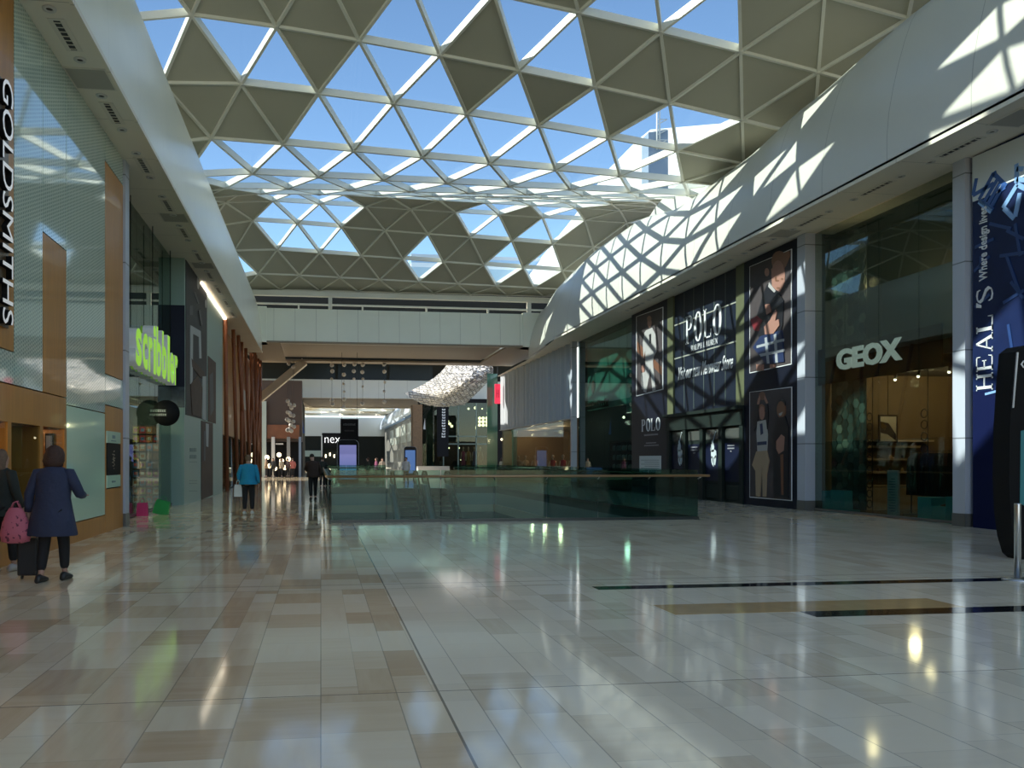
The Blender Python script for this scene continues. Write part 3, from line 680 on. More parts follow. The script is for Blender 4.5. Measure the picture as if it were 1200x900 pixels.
bars('chair_print', mat('dim_blue', (.012, .045, .17), .4), [((1143, 290), (1165, 280)), ((1150, 330), (1150, 300)), ((1180, 270), (1200, 280)), ((1180, 300), (1196, 345)), ((1172, 300), (1200, 296)), ((1185, 330), (1200, 350)), ((1142, 318), (1160, 300)), ((1176, 355), (1200, 340)), ((1182, 380), (1188, 420)), ((1143, 360), (1160, 345)), ((1172, 432), (1200, 433)), ((1160, 262), (1185, 268)), ((1190, 262), (1196, 300))], .07, -.014)
bars('chair_print', bl3, [((1155, 462), (1174, 457))], .05, -.018)
letw = mat('letter_white', (.72, .75, .78), .35)
def stroke_glyph(ch):
    "serif capitals on a 1x1 box: list of polygons"
    T_, t_ = .20, .07; s = []
    def v(x, w_=T_, y0=0, y1=1): s.append([(x, y0), (x+w_, y0), (x+w_, y1), (x, y1)])
    def serif(x, w_, y): s.append([(x-.08, y-.0), (x+w_+.08, y), (x+w_+.08, y+.045), (x-.08, y+.045)])
    def ring(cx, cy, rx, ry, tx, ty, a0=0, a1=360, n=28):
        for i in range(n):
            u0, u1 = [math.radians(a0+(a1-a0)*(i+j)/n) for j in (0, 1)]
            s.append([(cx+rx*math.cos(u0), cy+ry*math.sin(u0)), (cx+rx*math.cos(u1), cy+ry*math.sin(u1)), (cx+(rx-tx)*math.cos(u1), cy+(ry-ty)*math.sin(u1)), (cx+(rx-tx)*math.cos(u0), cy+(ry-ty)*math.sin(u0))])
    if ch in 'PR': v(.1); serif(.1, T_, 0); serif(.1, T_, .955); ring(.45, .74, .45, .26, .24, .05, -90, 90, 14); s.append([(.3, .95), (.45, .95), (.45, 1), (.3, 1)]); s.append([(.3, .48), (.45, .48), (.45, .53), (.3, .53)])
    if ch == 'R': s.append([(.42, .5), (.62, .5), (.98, 0), (.76, 0)])
    if ch == 'O': ring(.5, .5, .5, .52, .26, .05)
    if ch == 'L': v(.1); serif(.1, T_, 0); serif(.1, T_, .955); s += [[(.3, 0), (.9, 0), (.9, .05), (.3, .05)], [(.84, 0), (.92, 0), (.92, .28), (.88, .28)]]
    if ch == 'H':
        v(.1, .16); v(.74, .16); [serif(x, .16, y) for x in (.1, .74) for y in (0, .955)]; s.append([(.26, .48), (.74, .48), (.74, .54), (.26, .54)])
    if ch == 'E': v(.1, .16); serif(.1, .16, 0); serif(.1, .16, .955); s += [[(.2, 0), (.85, 0), (.85, .05), (.2, .05)], [(.2, .95), (.82, .95), (.82, 1), (.2, 1)], [(.2, .48), (.62, .48), (.62, .53), (.2, .53)], [(.8, 0), (.86, 0), (.9, .25), (.86, .25)], [(.78, 1), (.83, 1), (.85, .76), (.81, .76)], [(.58, .38), (.63, .38), (.63, .63), (.58, .63)]]
    if ch == 'A': s += [[(.42, 1), (.55, 1), (.95, 0), (.77, 0)], [(.44, 1), (.5, .95), (.14, 0), (.07, 0)], [(.22, .33), (.72, .33), (.72, .38), (.22, .38)], [(-.02, 0), (.26, 0), (.26, .045), (-.02, .045)], [(.66, 0), (1.04, 0), (1.04, .045), (.66, .045)]]
    if ch == 'N': s += [[(.1, 0), (.17, 0), (.17, 1), (.1, 1)], [(.83, 0), (.9, 0), (.9, 1), (.83, 1)], [(.05, 1), (.25, 1), (.9, 0), (.72, 0)]]
    if ch == 'U': v(.1, T_, .25, 1); s.append([(.8, .25), (.87, .25), (.87, 1), (.8, 1)]); ring(.485, .27, .385, .27, .15, .06, 180, 360, 12)
    if ch == "'": s.append([(.35, .72), (.5, .72), (.68, 1), (.42, 1)])
    if ch == 'S':
        P = [(.84, .78), (.78, .93), (.52, .98), (.25, .93), (.16, .77), (.26, .62), (.5, .52), (.74, .42), (.86, .25), (.76, .07), (.48, .02), (.22, .07), (.13, .25)]
        W_ = [.03, .05, .05, .12, .16, .18, .2, .18, .17, .12, .05, .05, .03]
        for i in range(len(P)-1):
            (x0, y0), (x1, y1) = P[i], P[i+1]; s.append([(x0-W_[i]/2, y0-.03), (x0+W_[i]/2, y0+.03), (x1+W_[i+1]/2, y1+.03), (x1-W_[i+1]/2, y1-.03)])
    return s
def serif_text(name, txt, m, O, ux, uy, width, height, depth, parent, gap=.14, wd=None):
    O, ux, uy = Vector(O), Vector(ux).normalized(), Vector(uy).normalized(); nz = ux.cross(uy)
    ws = [(.45 if c == "'" else .4 if c == ' ' else 1)+gap for c in txt]; tot = sum(ws)-gap; x = 0; out = []
    for c, w_ in zip(txt, ws):
        if c != ' ':
            b = MB()
            for pl in stroke_glyph(c): b.prism([O+ux*((x+p[0])/tot*width)+uy*(p[1]*height) for p in pl], nz*depth)
            out.append(b.build('letter', m, parent))
        x += w_
    return out
LH = onX(1163, 457, XB); LT = onX(1163, 333, XB); hgt = LT.z-LH.z
yl, yr = onX(1164, 400, XB).y, onX(1145, 400, XB).y
serif_text('letters', "HEAL'S", letw, Vector((XB-.002, yl, LH.z))-T0, (0, 0, 1), (0, 1, 0), hgt, yr-yl, .02, t, gap=.08)
L2a, L2b = onX(1160, 327, XB), onX(1160, 240, XB)
text('lettering', 'Where design lives', letw, Vector((XB-.002, onX(1160, 300, XB).y, L2a.z))-T0, (0, 0, 1), (0, 1, 0), L2b.z-L2a.z, .27, .02, t, offset=.012)

# ---- shoe shop
gY0, gY1 = yP1+.12, 22.45
XG = 14.78
sg2 = glass('shop_glass_teal', (.62, .72, .69), 1.0, ior=1.6)
pane('shop_window', 'tall dark teal glass front of the shoe shop', XG, [gY0, gY0+1.45, gY0+2.9, gY0+4.3, gY1], .08, 8.34, sg2, mat('frame_metal', (.12, .11, .10), .3))
shopw = mat('shop_cream_wall', (.34, .24, .13), .6)
room('wall_shoe_shop', XG+.22, 21.5, gY0-2.5, gY1, 4.1, mat('shop_brown_wall', (.20, .13, .06), .6), dkfl, mat('shop_dark_ceiling', (.05, .045, .04), .7), '-x')
dgw = mat('dark_green_wall', (.02, .05, .045), .5)
box('wall_shoe_shop_upper', dgw, 17.0, 17.2, gY0-2.5, gY1+.2, 4.1, 8.6, kind='structure'); box('wall_shoe_shop_side', dgw, 15.3, 17.0, gY0-.3, gY0-.2, 4.2, 8.5, kind='structure'); box('wall_shoe_shop_end', dgw, 14.9, 17.2, gY1+.05, gY1+.15, 4.1, 8.6, kind='structure'); box('ceiling_shoe_shop_upper', dgw, XG+.1, 21, gY0-2.5, gY1+.2, 8.5, 8.6, kind='structure')
box('ceiling_shoe_shop_ledge', darkv, XG+.3, 17.2, gY0-.1, gY1, 4.1, 4.2, kind='structure')
# sign board
XG2 = 14.87
q0 = [onX(*p, XG2) for p in ((956, 415), (1103, 386), (1103, 430), (956, 450))]
yc, zc = q0[0].y, q0[3].z
t = empty('shop_sign', (XG2, q0[1].y, zc), 'black sign board with silver GEOX lettering behind the shoe shop glass', 'sign')
MB().box(0, .05, 0, yc-q0[1].y, -.05, q0[0].z-zc+.1).build('sign_board', black, t)
sil = mat('silver_letter', (.62, .62, .58), .3, emit=(.8, .8, .75), es=.3)
a0 = onX(980, 434, XG2-.05); a1 = onX(1056, 427, XG2-.05); top_ = onX(1018, 410, XG2-.05)
me_ = text('letters', 'GEOX', sil, (-.01, a0.y-q0[1].y, a0.z-zc-.02), (0, -1, 0), (0, 0, 1), a0.y-a1.y, .60, .05, t, offset=.04)
# hexagon feature wall
hexm = [mat('hex_%d' % i, c, .4) for i, c in enumerate(((.07, .10, .09), (.13, .16, .14), (.035, .045, .04), (.20, .20, .16)))]
t = empty('hexagon_wall', (15.3, 22.4, 0), 'dark column covered in green and grey hexagon tiles inside the shoe shop', 'panel')
rr = random.Random(11)
MB().box(-.02, 0, -1.55, 0, .1, 8.2).build('backing', hexm[2], t)
b = MB(); R_ = .16
for i in range(30):
    for j in range(6):
        y_ = -.15-j*R_*1.55; z0_ = .3+i*R_*1.78+(j % 2)*R_*.89
        if z0_ > 8: continue
        mi = rr.choice([0, 0, 1, 2, 2, 3])
        b.prism([(-.02, y_+R_*.95*math.cos(math.pi/3*k), z0_+R_*.95*math.sin(math.pi/3*k)) for k in range(6)], (-rr.uniform(.01, .03), 0, 0), mi)
b.build('hexagon_tiles', hexm, t)
# plinths
tealp = mat('teal_plinth', (.09, .42, .46), .45)
for lab, pts_ in (('left of the shoe shop doorway', ((951, 966, 575, 600), (966, 975, 583, 600), (975, 991, 575, 601))), ('at the near end of the shoe shop window', ((1077, 1093, 583, 612), (1093, 1110, 594, 613), (1110, 1126, 583, 616)))):
    for n_, (xa, xb, ya, yb_) in enumerate(pts_):
        A, B_ = onX(xa, yb_, 15.05), onX(xb, yb_, 15.05); z1 = onX((xa+xb)/2, ya, 15.05).z
        o = MB().box(0, .5, 0, A.y-B_.y-.01, 0, max(.3, z1)).build('display_plinth', tealp, bevel=.004); o.location = (15.0, B_.y, .012)
        tag(o, '%s teal display plinth %s' % (['left', 'middle low', 'right'][n_], lab), 'plinth')
def shoe_mesh(c, nm):
    b = MB(); b.grid([[(-.02*s+.0, -.045*w_, z), (.0, .045*w_, z)] for s, w_, z in ((1, 1, 0),)], sm=False) if 0 else None
    secs = [(-.13, .035, .11), (-.09, .042, .12), (-.03, .04, .09), (.04, .045, .06), (.10, .045, .045), (.14, .025, .03)]
    rows = [[(x, w_*math.cos(t_)*(1 if math.sin(t_) < .3 else .8), max(0, h/2+h/2*math.sin(t_))) for t_ in [2*math.pi*k/10 for k in range(10)]] for x, w_, h in secs]
    b.grid(rows, close=True); b.f.append(list(range(10))[::-1]); b.m.append(0); b.smooth.append(False); return b
shoe_c = [('brown', (.12, .05, .02)), ('black', (.02, .02, .02)), ('tan', (.5, .3, .12)), ('white', (.7, .68, .62))]
def shoe(loc, ci, label, rz=0):
    t = empty('shoe', loc, label, 'shoe', rz=rz); up_ = shoe_mesh(None, '').build('upper', mat('shoe_'+shoe_c[ci][0], shoe_c[ci][1], .4), t)
    MB().prism([(-.135, -.035, 0), (.0, -.045, 0), (.1, -.05, 0), (.145, -.02, 0), (.145, .02, 0), (.1, .05, 0), (0, .045, 0), (-.135, .035, 0)], (0, 0, .014)).build('sole', shopw, up_); return t
for i, (px_, py_, ci) in enumerate(((962, 575, 2), (968, 575, 3), (984, 575, 1), (1103, 592, 0), (1118, 582, 2), (1122, 582, 1))):
    A = onX(px_, py_, 15.2); zz = [o for o in bpy.data.objects if o.name.startswith('display_plinth')]
    best = min(zz, key=lambda o: abs(o.location.y+o.dimensions.y/2-A.y) if 1 else 0)
    top = .012+max(v.co.z for v in best.data.vertices)
    shoe((15.25, best.location.y+max(v.co.y for v in best.data.vertices)/2+(.12 if i in (1, 5) else -.1 if i in (0, 4) else 0), top+.001), ci, '%s shoe standing on the %s teal plinth' % (shoe_c[ci][0], ['far left', 'far left plinth beside the tan one,', 'third', 'middle low near', 'near end', 'near end plinth beside the tan one,'][i]), rz=1.6+.3*i)
# notice pylon
A = onX(1045, 603, 14.95)
t = empty('notice_pylon', (15.0, A.y, .02), 'slim white notice pylon with blue print in the shoe shop doorway', 'sign')
MB().box(-.04, .04, -.19, .19, 0, 1.23).build('body', mat('pylon_white', (.34, .40, .42), .3), t, bevel=.01)
b = MB(); [b.box(-.044, -.04, -.12, .12 if k % 3 else .05, .15+k*.07, .17+k*.07) for k in range(13)]
b.build('lettering', mat('pylon_blue', (.06, .14, .2), .4), t)
# shop interior: back shelves, rings, rail of coats, poster, track
YI = gY1-.02
SX0, SX1 = onY(1006, 540, YI).x, onY(1072, 540, YI).x
ON_ = ['lowest', 'second', 'third', 'fourth', 'topmost']
for k, (z_i, gl) in enumerate(((.72, 0), (1.12, 0), (1.52, 0), (1.9, 0), (2.08, 1))):
    o = box('wall_shelf', mat('lit_look_shelf', (.6, .45, .28), .5) if gl else shopw, SX0, SX1+.4*gl, YI-.3, YI, z_i, z_i+.05); tag(o, '%s long cream shelf on the back wall of the shoe shop' % ON_[k], 'shelf', 'back wall shelves')  # topmost shelf: its lit look is put into a paler colour
    if k in (0, 4): continue
    for j in range(5):
        ci = (1, 1, 0, 1, 2)[(j+k) % 5]; shoe((SX0+.25+j*.36, YI-.16, z_i+.051), ci, '%s shoe, %s from the left of the %s back shelf' % (shoe_c[ci][0], ORD[j].replace('nearest', 'first'), ON_[k]), rz=.3*j)['group'] = 'shoes on the back shelves'
tag(box('cabinet', shopw, SX0, SX1, YI-.32, YI, .02, .7), 'low cream cabinet under the shelves at the back of the shoe shop', 'cabinet')
A, B_ = onY(1030, 486, YI-.5), onY(1052, 519, YI-.5); w_, h_ = B_.x-A.x, A.z-B_.z
t = empty('framed_picture', (A.x, YI-.5, B_.z), 'framed diagonal black and gold picture hanging in the shoe shop', 'picture')
MB().box(0, w_, 0, .05, 0, h_).build('frame', black, t); MB().box(.05, w_-.05, -.005, 0, .05, h_-.05).build('print', cream, t)
MB().prism([(.05, -.005, .3), (.05, -.005, h_-.2), (w_*.5, -.005, h_*.7), (w_-.06, -.005, h_*.3), (w_-.06, -.005, .06), (w_*.45, -.005, h_*.3)], (0, -.004, 0)).build('dark_shape', black, t); MB().prism([(.06, -.01, h_*.55), (.06, -.01, h_*.75), (w_*.4, -.01, h_*.6), (w_*.3, -.01, h_*.45)], (0, -.004, 0)).build('gold_shape', gold, t)
MB().tube([(w_*.5, .02, h_), (w_*.5, .02, 4.08-t.location.z)], .01, 6).build('wire', black, t)
ringm = mat('black_iron', (.01, .01, .01), .4)
for n_, (px_, ys) in enumerate(((1019, (489, 501, 513, 526, 538, 550, 568, 579, 591)), (1083, (485, 498, 512, 526)), (1005, (514, 526, 538, 549)))):
    p0 = onX(px_, ys[0], 15.6); t = empty('ring_screen', (15.6, p0.y, .012), '%s hanging chain of black iron rings inside the shoe shop window' % ['longest', 'right hand', 'left hand'][n_], 'screen')
    MB().tube([(0, -.13, 4.05), (0, -.13, .0)], .012, 6).build('rod', ringm, t)
    for y_ in ys:
        z_p = onX(px_, y_, 15.6).z
        pts_ = [(0, .11*math.cos(a), z_p+.11*math.sin(a)) for a in [2*math.pi*k/14 for k in range(15)]]
        MB().tube(pts_, .014, 5, cap=False).build('ring', ringm, t)
t = empty('clothes_rail', (16.2, onX(1092, 560, 16.2).y, .012), 'rail packed with dark coats near the window of the shoe shop', 'clothes rail')
MB().tube([(0, -.75, 0), (0, -.75, 1.75), (0, .75, 1.75), (0, .75, 0)], .018, 8).build('frame', ringm, t)
MB().box(-.25, .25, -.77, -.73, 0, .03).build('foot', ringm, t); MB().box(-.25, .25, .73, .77, 0, .03).build('foot', ringm, t)
for k in range(12):
    y_ = -.62+k*.113; c = ((.02, .02, .022), (.015, .02, .03), (.03, .02, .015))[k % 3]
    b = MB(); rows = []
    for z_c, wx, wy in ((.55, .26, .05), (.9, .25, .055), (1.3, .24, .05), (1.55, .22, .045), (1.66, .10, .03), (1.7, .02, .01)):
        rows.append([(wx*math.cos(a), y_+wy*math.sin(a)*(1+.2*math.sin(3*a)), z_c) for a in [2*math.pi*q/12 for q in range(12)]])
    b.grid(rows, close=True); o = b.build('coat', mat('coat_%d' % (k % 3), c, .8)); o.location = t.location
    tag(o, '%s dark coat from the near end of the shoe shop rail' % ORD[k].replace('nearest', 'first'), 'coat', 'coats on the rail')
o = MB().grid([[(.2*math.cos(a)*s_, .16*math.sin(a)*s_, z_c) for a in [2*math.pi*q/12 for q in range(12)]] for z_c, s_ in ((1.0, 1.1), (1.3, 1), (1.6, .9), (1.72, .3))], close=True).build('coat', mat('coat_red', (.4, .01, .02), .7)); o.location = (15.9, gY0+.1, 0)
tag(o, 'bright red coat hanging beside the near pillar in the shoe shop', 'coat')
MB().tube([(0, 0, 1.72), (0, 0, 4.08)], .006, 4).build('hanger_wire', ringm, o)
t = empty('track_light', (16.4, 17.2, 4.0), 'black ceiling track with glowing spotlights in the shoe shop', 'light')
MB().box(-.02, .02, -.6, 4.6, 0, .1).build('track', ringm, t)
for k, y_ in enumerate((-.3, .3, .9, 1.9, 3.0, 3.9)):
    MB().tube([(0, y_, 0), (-.03, y_, -.15)], .04, 8).build('spot_body', ringm, t); MB().ball((-.035, y_, -.17), .04, 8).build('bulb', mat('spot_glow', (1, .85, .6), .5, emit=(1, .8, .5), es=4), t)
for x, y, z, e_ in ((16.6, 20.6, 3.7, 7), (18.6, 20.6, 3.7, 7), (17.4, 17.8, 3.7, 3), (15.3, 20.6, 6.5, 4), (15.15, 18.3, 3.9, 3)): lamp((x, y, z), e_*5, (1, .66, .36), .08)
t = empty('poster', (15.9, 21.2, .02), 'free standing poster of a shoe on warm ground near the hexagon column', 'poster')
A, B_ = onX(980, 517, 15.9), onX(998, 567, 15.9); t.location = (15.9, B_.y, 0)
MB().box(0, .05, 0, A.y-B_.y, B_.z, A.z).build('print', mat('poster_sepia', (.30, .22, .17), .4, var=.5, vscale=2, emit=(.9, .6, .4), es=.05), t)
MB().box(0, .05, 0, .04, 0, B_.z).build('leg', ringm, t); MB().box(0, .05, A.y-B_.y-.04, A.y-B_.y, 0, B_.z).build('leg', ringm, t)
MB().prism([(-.004, .2, B_.z+.4), (-.004, A.y-B_.y-.2, B_.z+.3), (-.004, A.y-B_.y-.15, B_.z+.7), (-.004, .5, B_.z+.85)], (-.004, 0, 0)).build('shoe_print', mat('poster_dark', (.03, .02, .03), .4), t)
for k in range(6):
    p = onX(950+(k % 2), (523, 530, 541, 549, 558, 564)[k], 14.95); o = MB().ball((0, 0, 0), .028, 8).build('fairy_light', mat('bulb_glow', (1, .9, .7), .5, emit=(1, .85, .55), es=5)); o.location = p
    MB().tube([(0, 0, 0), (0, 0, 4.08-p.z)], .003, 4).build('cable', ringm, o)
    tag(o, '%s small glowing bulb down the left edge of the shoe shop' % ['topmost', 'second', 'third', 'fourth', 'fifth', 'lowest'][k], 'light', 'bulbs beside the hexagon wall')

# ---- navy hoarding
XN = 14.5; nY0, nY1 = 22.85, 36.15
T1 = Vector((XN, nY0, 0))
navy2 = mat('navy_print', (.006, .009, .020), .4, spec=.25); navy3 = mat('navy_panel', (.010, .016, .030), .4, spec=.25); dgreen = mat('dark_green_joinery', (.012, .020, .018), .5, spec=.2)
hn = empty('hoarding', T1, 'navy POLO hoarding with framed fashion photographs on the right side of the hall', 'hoarding')
onn = lambda a, b_: onX(a, b_, XN)-T1
yA, yB_, yC, yD = onn(743, 400).y, onn(782, 400).y, onn(868, 400).y, onn(872, 400).y
H = 8.34
MB().box(0, .5, yB_, nY1-nY0, 0, H).build('left_board', navy2, hn)
MB().box(.0, .5, 0, yD, 0, H).build('right_board', navy2, hn)
zt = 3.35   # top of joinery cornice
MB().box(.08, .5, yD, yB_, zt, H).build('centre_board', navy3, hn)
olive = mat('olive_trim', (.10, .115, .06), .5)
MB().box(.0, .5, yD, yD+.55, zt, H).build('olive_strip', olive, hn); MB().box(.0, .5, yB_-.55, yB_, zt, H).build('olive_strip', olive, hn)
lt_ = mat('pinstripe', (.30, .32, .28), .5); b = MB()
for k in range(1, 6): yy = yD+.6+(yB_-yD-1.2)*k/6; b.box(.07, .08, yy-.018, yy+.018, zt+.2, H)
b.build('vertical_stripes', mat('faint_stripe', (.09, .12, .11), .5), hn)
for pa, pb in (((788, 382), (862, 353)), ((788, 421), (868, 401))):
    A, B_ = onn(*pa), onn(*pb); MB().prism([A+Vector((.06, 0, -.02)), A+Vector((.06, 0, .03)), B_+Vector((.06, 0, .03+A.z-B_.z)), B_+Vector((.06, 0, -.02+A.z-B_.z))], (.02, 0, 0)).build('horizontal_line', lt_, hn)
A, B_ = onn(802, 404), onn(844, 395)
serif_text('letters', 'POLO', letw, (.075, A.y, A.z), (0, -1, 0), (0, 0, 1), A.y-B_.y, 1.12, .03, hn, gap=.16)
A, B_ = onn(808, 411), onn(839, 407); serif_text('letters', 'RALPH LAUREN', letw, (.075, A.y, A.z-.02), (0, -1, 0), (0, 0, 1), A.y-B_.y, .22, .015, hn, gap=.12)
A, B_ = onn(792, 446), onn(856, 436)
text('lettering', 'Visit our new Menswear Store', letw, (.075, A.y, A.z), (0, -1, 0), (.0, -.28, 1), A.y-B_.y, .55, .02, hn, offset=.004)
A, B_ = onn(752, 506), onn(774, 502); serif_text('letters', 'POLO', letw, (-.002, A.y, A.z), (0, -1, 0), (0, 0, 1), A.y-B_.y, .55, .015, hn, gap=.12)
b = MB()
for pa, pb, h_ in (((755, 511), (771, 509), .07), ((757, 520), (769, 519), .05), ((755, 523), (772, 522), .05)):
    A, B_ = onn(*pa), onn(*pb); b.box(-.008, 0, B_.y, A.y, A.z, A.z+h_)
b.build('small_lettering', mat('faint_letter', (.2, .21, .24), .5), hn)
A, B_ = onn(750, 556), onn(775, 534); MB().box(-.03, 0, B_.y, A.y, A.z, B_.z).build('white_notice', mat('notice_white', (.55, .6, .6), .4), hn)
b = MB(); [b.box(-.034, -.03, B_.y+.15, A.y-.2-(.4 if k % 2 else 0), A.z+.1+k*.09, A.z+.13+k*.09) for k in range(7)]; b.build('notice_print', ltgrey if 0 else mat('notice_grey', (.25, .3, .32), .5), hn)
# joinery shopfront under the centre board
MB().prism([(-.25, yD, zt-.05), (-.25, yB_, zt-.05), (.5, yB_, zt-.05), (.5, yD, zt-.05)], (0, 0, .12)).build('cornice', dgreen, hn)
MB().box(-.08, .5, yD, yB_, zt-.6, zt-.05).build('frieze', dgreen, hn)
MB().box(.1, .5, yD, yB_, 0, zt-.6).build('shopfront_back', dgreen, hn); jo = bpy.data.objects['shopfront_back']
nb = 4; wb = (yB_-yD-.3)/nb
for k in range(nb+1): MB().box(-.04, .12, yD+k*wb+.02, yD+k*wb+.28, 0, zt-.6).build('pilaster', dgreen, jo)
for k in range(nb):
    y0_, y1_ = yD+k*wb+.34, yD+(k+1)*wb-.04
    MB().box(.07, .1, y0_, y1_, 2.3, 2.68).build('transom_glass', mat('dull_glass', (.07, .08, .075), .15, coat=.5), jo)
    MB().box(.06, .1, y0_, y1_, .75, 2.15).build('navy_infill', navy, jo); MB().box(.05, .1, y0_+.1, y1_-.1, .12, .62).build('lower_panel', dgreen, jo, bevel=.02)
def player(yc_, z0_, s_):
    P = lambda l: [(.055, yc_-(x)*s_, z0_+y*s_) for x, y in l]
    b = MB()
    for l in ([(-.02, .95), (.03, .95), (.06, 1.0), (.22, 1.32), (.19, 1.34), (.02, 1.02)], [(.16, 1.28), (.27, 1.30), (.26, 1.35), (.18, 1.36)],
              [(-.1, .92), (-.07, .98), (-.02, 1.0), (.04, .96), (.03, .88), (-.04, .84), (-.1, .86)], [(-.14, .82), (.06, .88), (.12, .7), (.1, .5), (-.1, .48), (-.16, .6)],
              [(-.14, .55), (.1, .6), (.3, .52), (.32, .3), (.2, .2), (-.12, .22), (-.16, .4)], [(-.14, .3), (-.02, .3), (-.04, .1), (.02, -.05), (-.05, -.07), (-.12, .05)],
              [(.16, .3), (.3, .36), (.26, .1), (.2, -.08), (.12, -.06), (.14, .1)], [(.04, .25), (.12, .25), (.1, .05), (.06, -.14), (.0, -.1), (.04, .05)], [(-.2, .66), (-.12, .72), (-.1, .5), (-.18, .5)]): b.prism(P(l), (-.012, 0, 0))
    return b.build('rider_emblem', mat('emblem_white', (.5, .58, .62), .4), hn)
for px_, py_ in ((795, 543), (834, 544)):
    A = onn(px_, py_); player(A.y, A.z+.03, .92 if px_ < 800 else .88)
b = MB()
for px_, py_ in ((812, 525), (855, 523)):
    for k in range(3): A, B_ = onn(px_-4, py_+k*3.3), onn(px_+4, py_+k*3.3); b.box(.045, .06, B_.y+(.2 if k == 2 else 0), A.y-(.2 if k == 2 else 0), A.z, A.z+.05)
b.build('small_lettering', M['faint_letter'], hn)
# photographs
skin = mat('print_skin', (.34, .18, .14), .5); skin2 = mat('print_skin_dark', (.20, .10, .06), .4); dk = mat('print_black', (.012, .013, .018), .35); pw = mat('print_white', (.40, .40, .40), .5)
bgm = mat('print_backdrop', (.065, .056, .06), .5, spec=.25, var=.5, vscale=.9); hairp = mat('print_hair', (.22, .11, .07), .4); plaid1 = mat('print_plaid_navy', (.015, .03, .09), .4); plaid2 = mat('print_plaid_pale', (.35, .38, .42), .4); redp = mat('print_red', (.20, .02, .03), .4); khaki = mat('print_khaki', (.36, .27, .18), .4); brownp = mat('print_brown', (.16, .07, .04), .4)
PM = [bgm, letw, skin, skin2, dk, pw, hairp, plaid1, plaid2, redp, khaki, brownp]
def photo(corners, polys, th=.02):
    x0, y0, x1, y1, dy0, dy1 = corners
    # frame line quad then backdrop
    q = [(x0, y0), (x1, dy0), (x1, dy1), (x0, y1)]
    qi = [(x0+.6, y0+.3), (x1-.7, dy0+1.2), (x1-.7, dy1-.9), (x0+.6, y1-1)]
    return sheet('photograph', PM, [(1, q), (0, qi)]+polys, onn, (-1, 0, 0), hn, th=th, step=.003)
photo((879, 312.5, 928.3, 437.5, 291.5, 427), [
    (2, ell(899.5, 319, 2.8, 5, 10)), (6, ell(914, 306, 9, 12, 16)), (6, [(918, 297), (926, 293.5), (927, 300), (922, 312), (918, 310)]), (2, ell(913, 323, 8, 18, 16)), (2, [(905, 315), (919, 310), (921, 330), (915, 342), (906, 336)]), (3, ell(912.5, 329, 2, 1.2, 8)), (3, ell(918, 327, 1.4, 1.2, 8)), (3, ell(913.2, 337.5, 2, 1, 8)), (3, ell(910.6, 327, 1, 3, 6)),
    (4, [(901, 333), (914, 343), (920, 352), (919, 380), (915, 395), (905, 400), (893, 398), (887, 390), (888, 372), (896, 345)]), (5, [(903, 331), (911, 341), (909, 343), (902, 336)]), (9, [(881, 375), (889, 370), (896, 376), (894, 388), (886, 388)]),
    (4, [(893, 380), (901, 366), (906, 372), (902, 388), (894, 398), (890, 394)]), (7, [(893, 394), (918, 387), (921, 424), (900, 427), (884, 407)]), (8, [(898, 396), (901, 395), (904, 426), (901, 426)]), (8, [(909, 392), (912, 391), (914, 425), (911, 425)]), (8, [(889, 405), (920, 397), (920, 400), (889, 408)]), (8, [(892, 415), (921, 409), (921, 412), (894, 418)]),
    (2, [(898, 383), (905, 375), (911, 363), (913, 366), (911, 376), (915, 374), (916, 381), (909, 391), (899, 392)]), (2, [(899, 357), (904, 356), (906, 366), (901, 369)]), (2, [(889, 427), (896, 427), (896, 434), (889, 435)]), (2, [(905, 427), (910, 427), (910, 430.5), (905, 431.5)])])
photo((879, 459.5, 928.5, 583, 453, 587), [
    (11, ell(894, 464, 4, 5, 12)), (2, [(889, 468), (891, 463), (892, 467), (890.5, 474), (888, 474)]), (2, [(897, 463), (899, 467), (901, 472), (899, 473), (896.5, 468)]), (6, ell(893.5, 479, 4, 5.5, 12)), (2, ell(894, 484, 3.2, 8, 12)), (4, [(888, 474), (891, 475), (890, 487), (888, 500), (885, 505), (884, 490)]), (4, [(898.5, 474), (901, 473.5), (902, 488), (900, 505), (898, 500)]),
    (5, [(889, 494), (899, 492), (901, 510), (900, 528), (889, 529), (888, 508)]), (7, [(892, 497), (895, 496), (896, 508), (893, 510)]), (7, [(889, 518), (900, 517), (900, 521), (889, 522)]), (10, [(888, 529), (900, 528), (903, 540), (900, 556), (899, 582), (895.5, 582), (895, 545), (892, 582), (887.5, 581), (887, 552), (883, 545)]),
    (4, ell(917, 474, 5, 6, 12)), (3, ell(917.3, 480, 5, 10, 12)), (5, [(914.5, 485), (919.5, 482.5), (918, 486.5), (916, 487.5)]), (4, [(911, 490), (922, 488), (926, 500), (925.5, 584), (909, 582), (908, 510)]), (2, [(912, 517), (918, 509), (922, 512), (921, 528), (915, 532), (912, 526)]), (11, [(917, 533), (920.5, 532), (920.5, 580), (918, 580)])])
photo((746, 371, 777.5, 464.5, 359.5, 456.5), [
    (11, [(747, 400), (776, 430), (776, 440), (747, 412)]), (2, ell(761.8, 378, 2.5, 6, 10)), (6, ell(761.5, 373.5, 2.6, 3.6, 10)), (5, [(758, 387), (765, 384), (769, 392), (770, 412), (767, 418), (766, 424), (757, 425), (757, 410), (755, 420), (754, 402), (756, 390)]), (4, [(761.5, 392), (764, 391), (764, 402), (762, 403)]), (5, [(757.5, 424), (766, 423), (769, 457), (765.5, 458), (763, 430), (762, 440), (758, 460), (755, 459)]), (2, ell(754.5, 432, 2, 5, 8)), (5, [(752.5, 437), (757, 436), (757, 457), (753, 456)])])

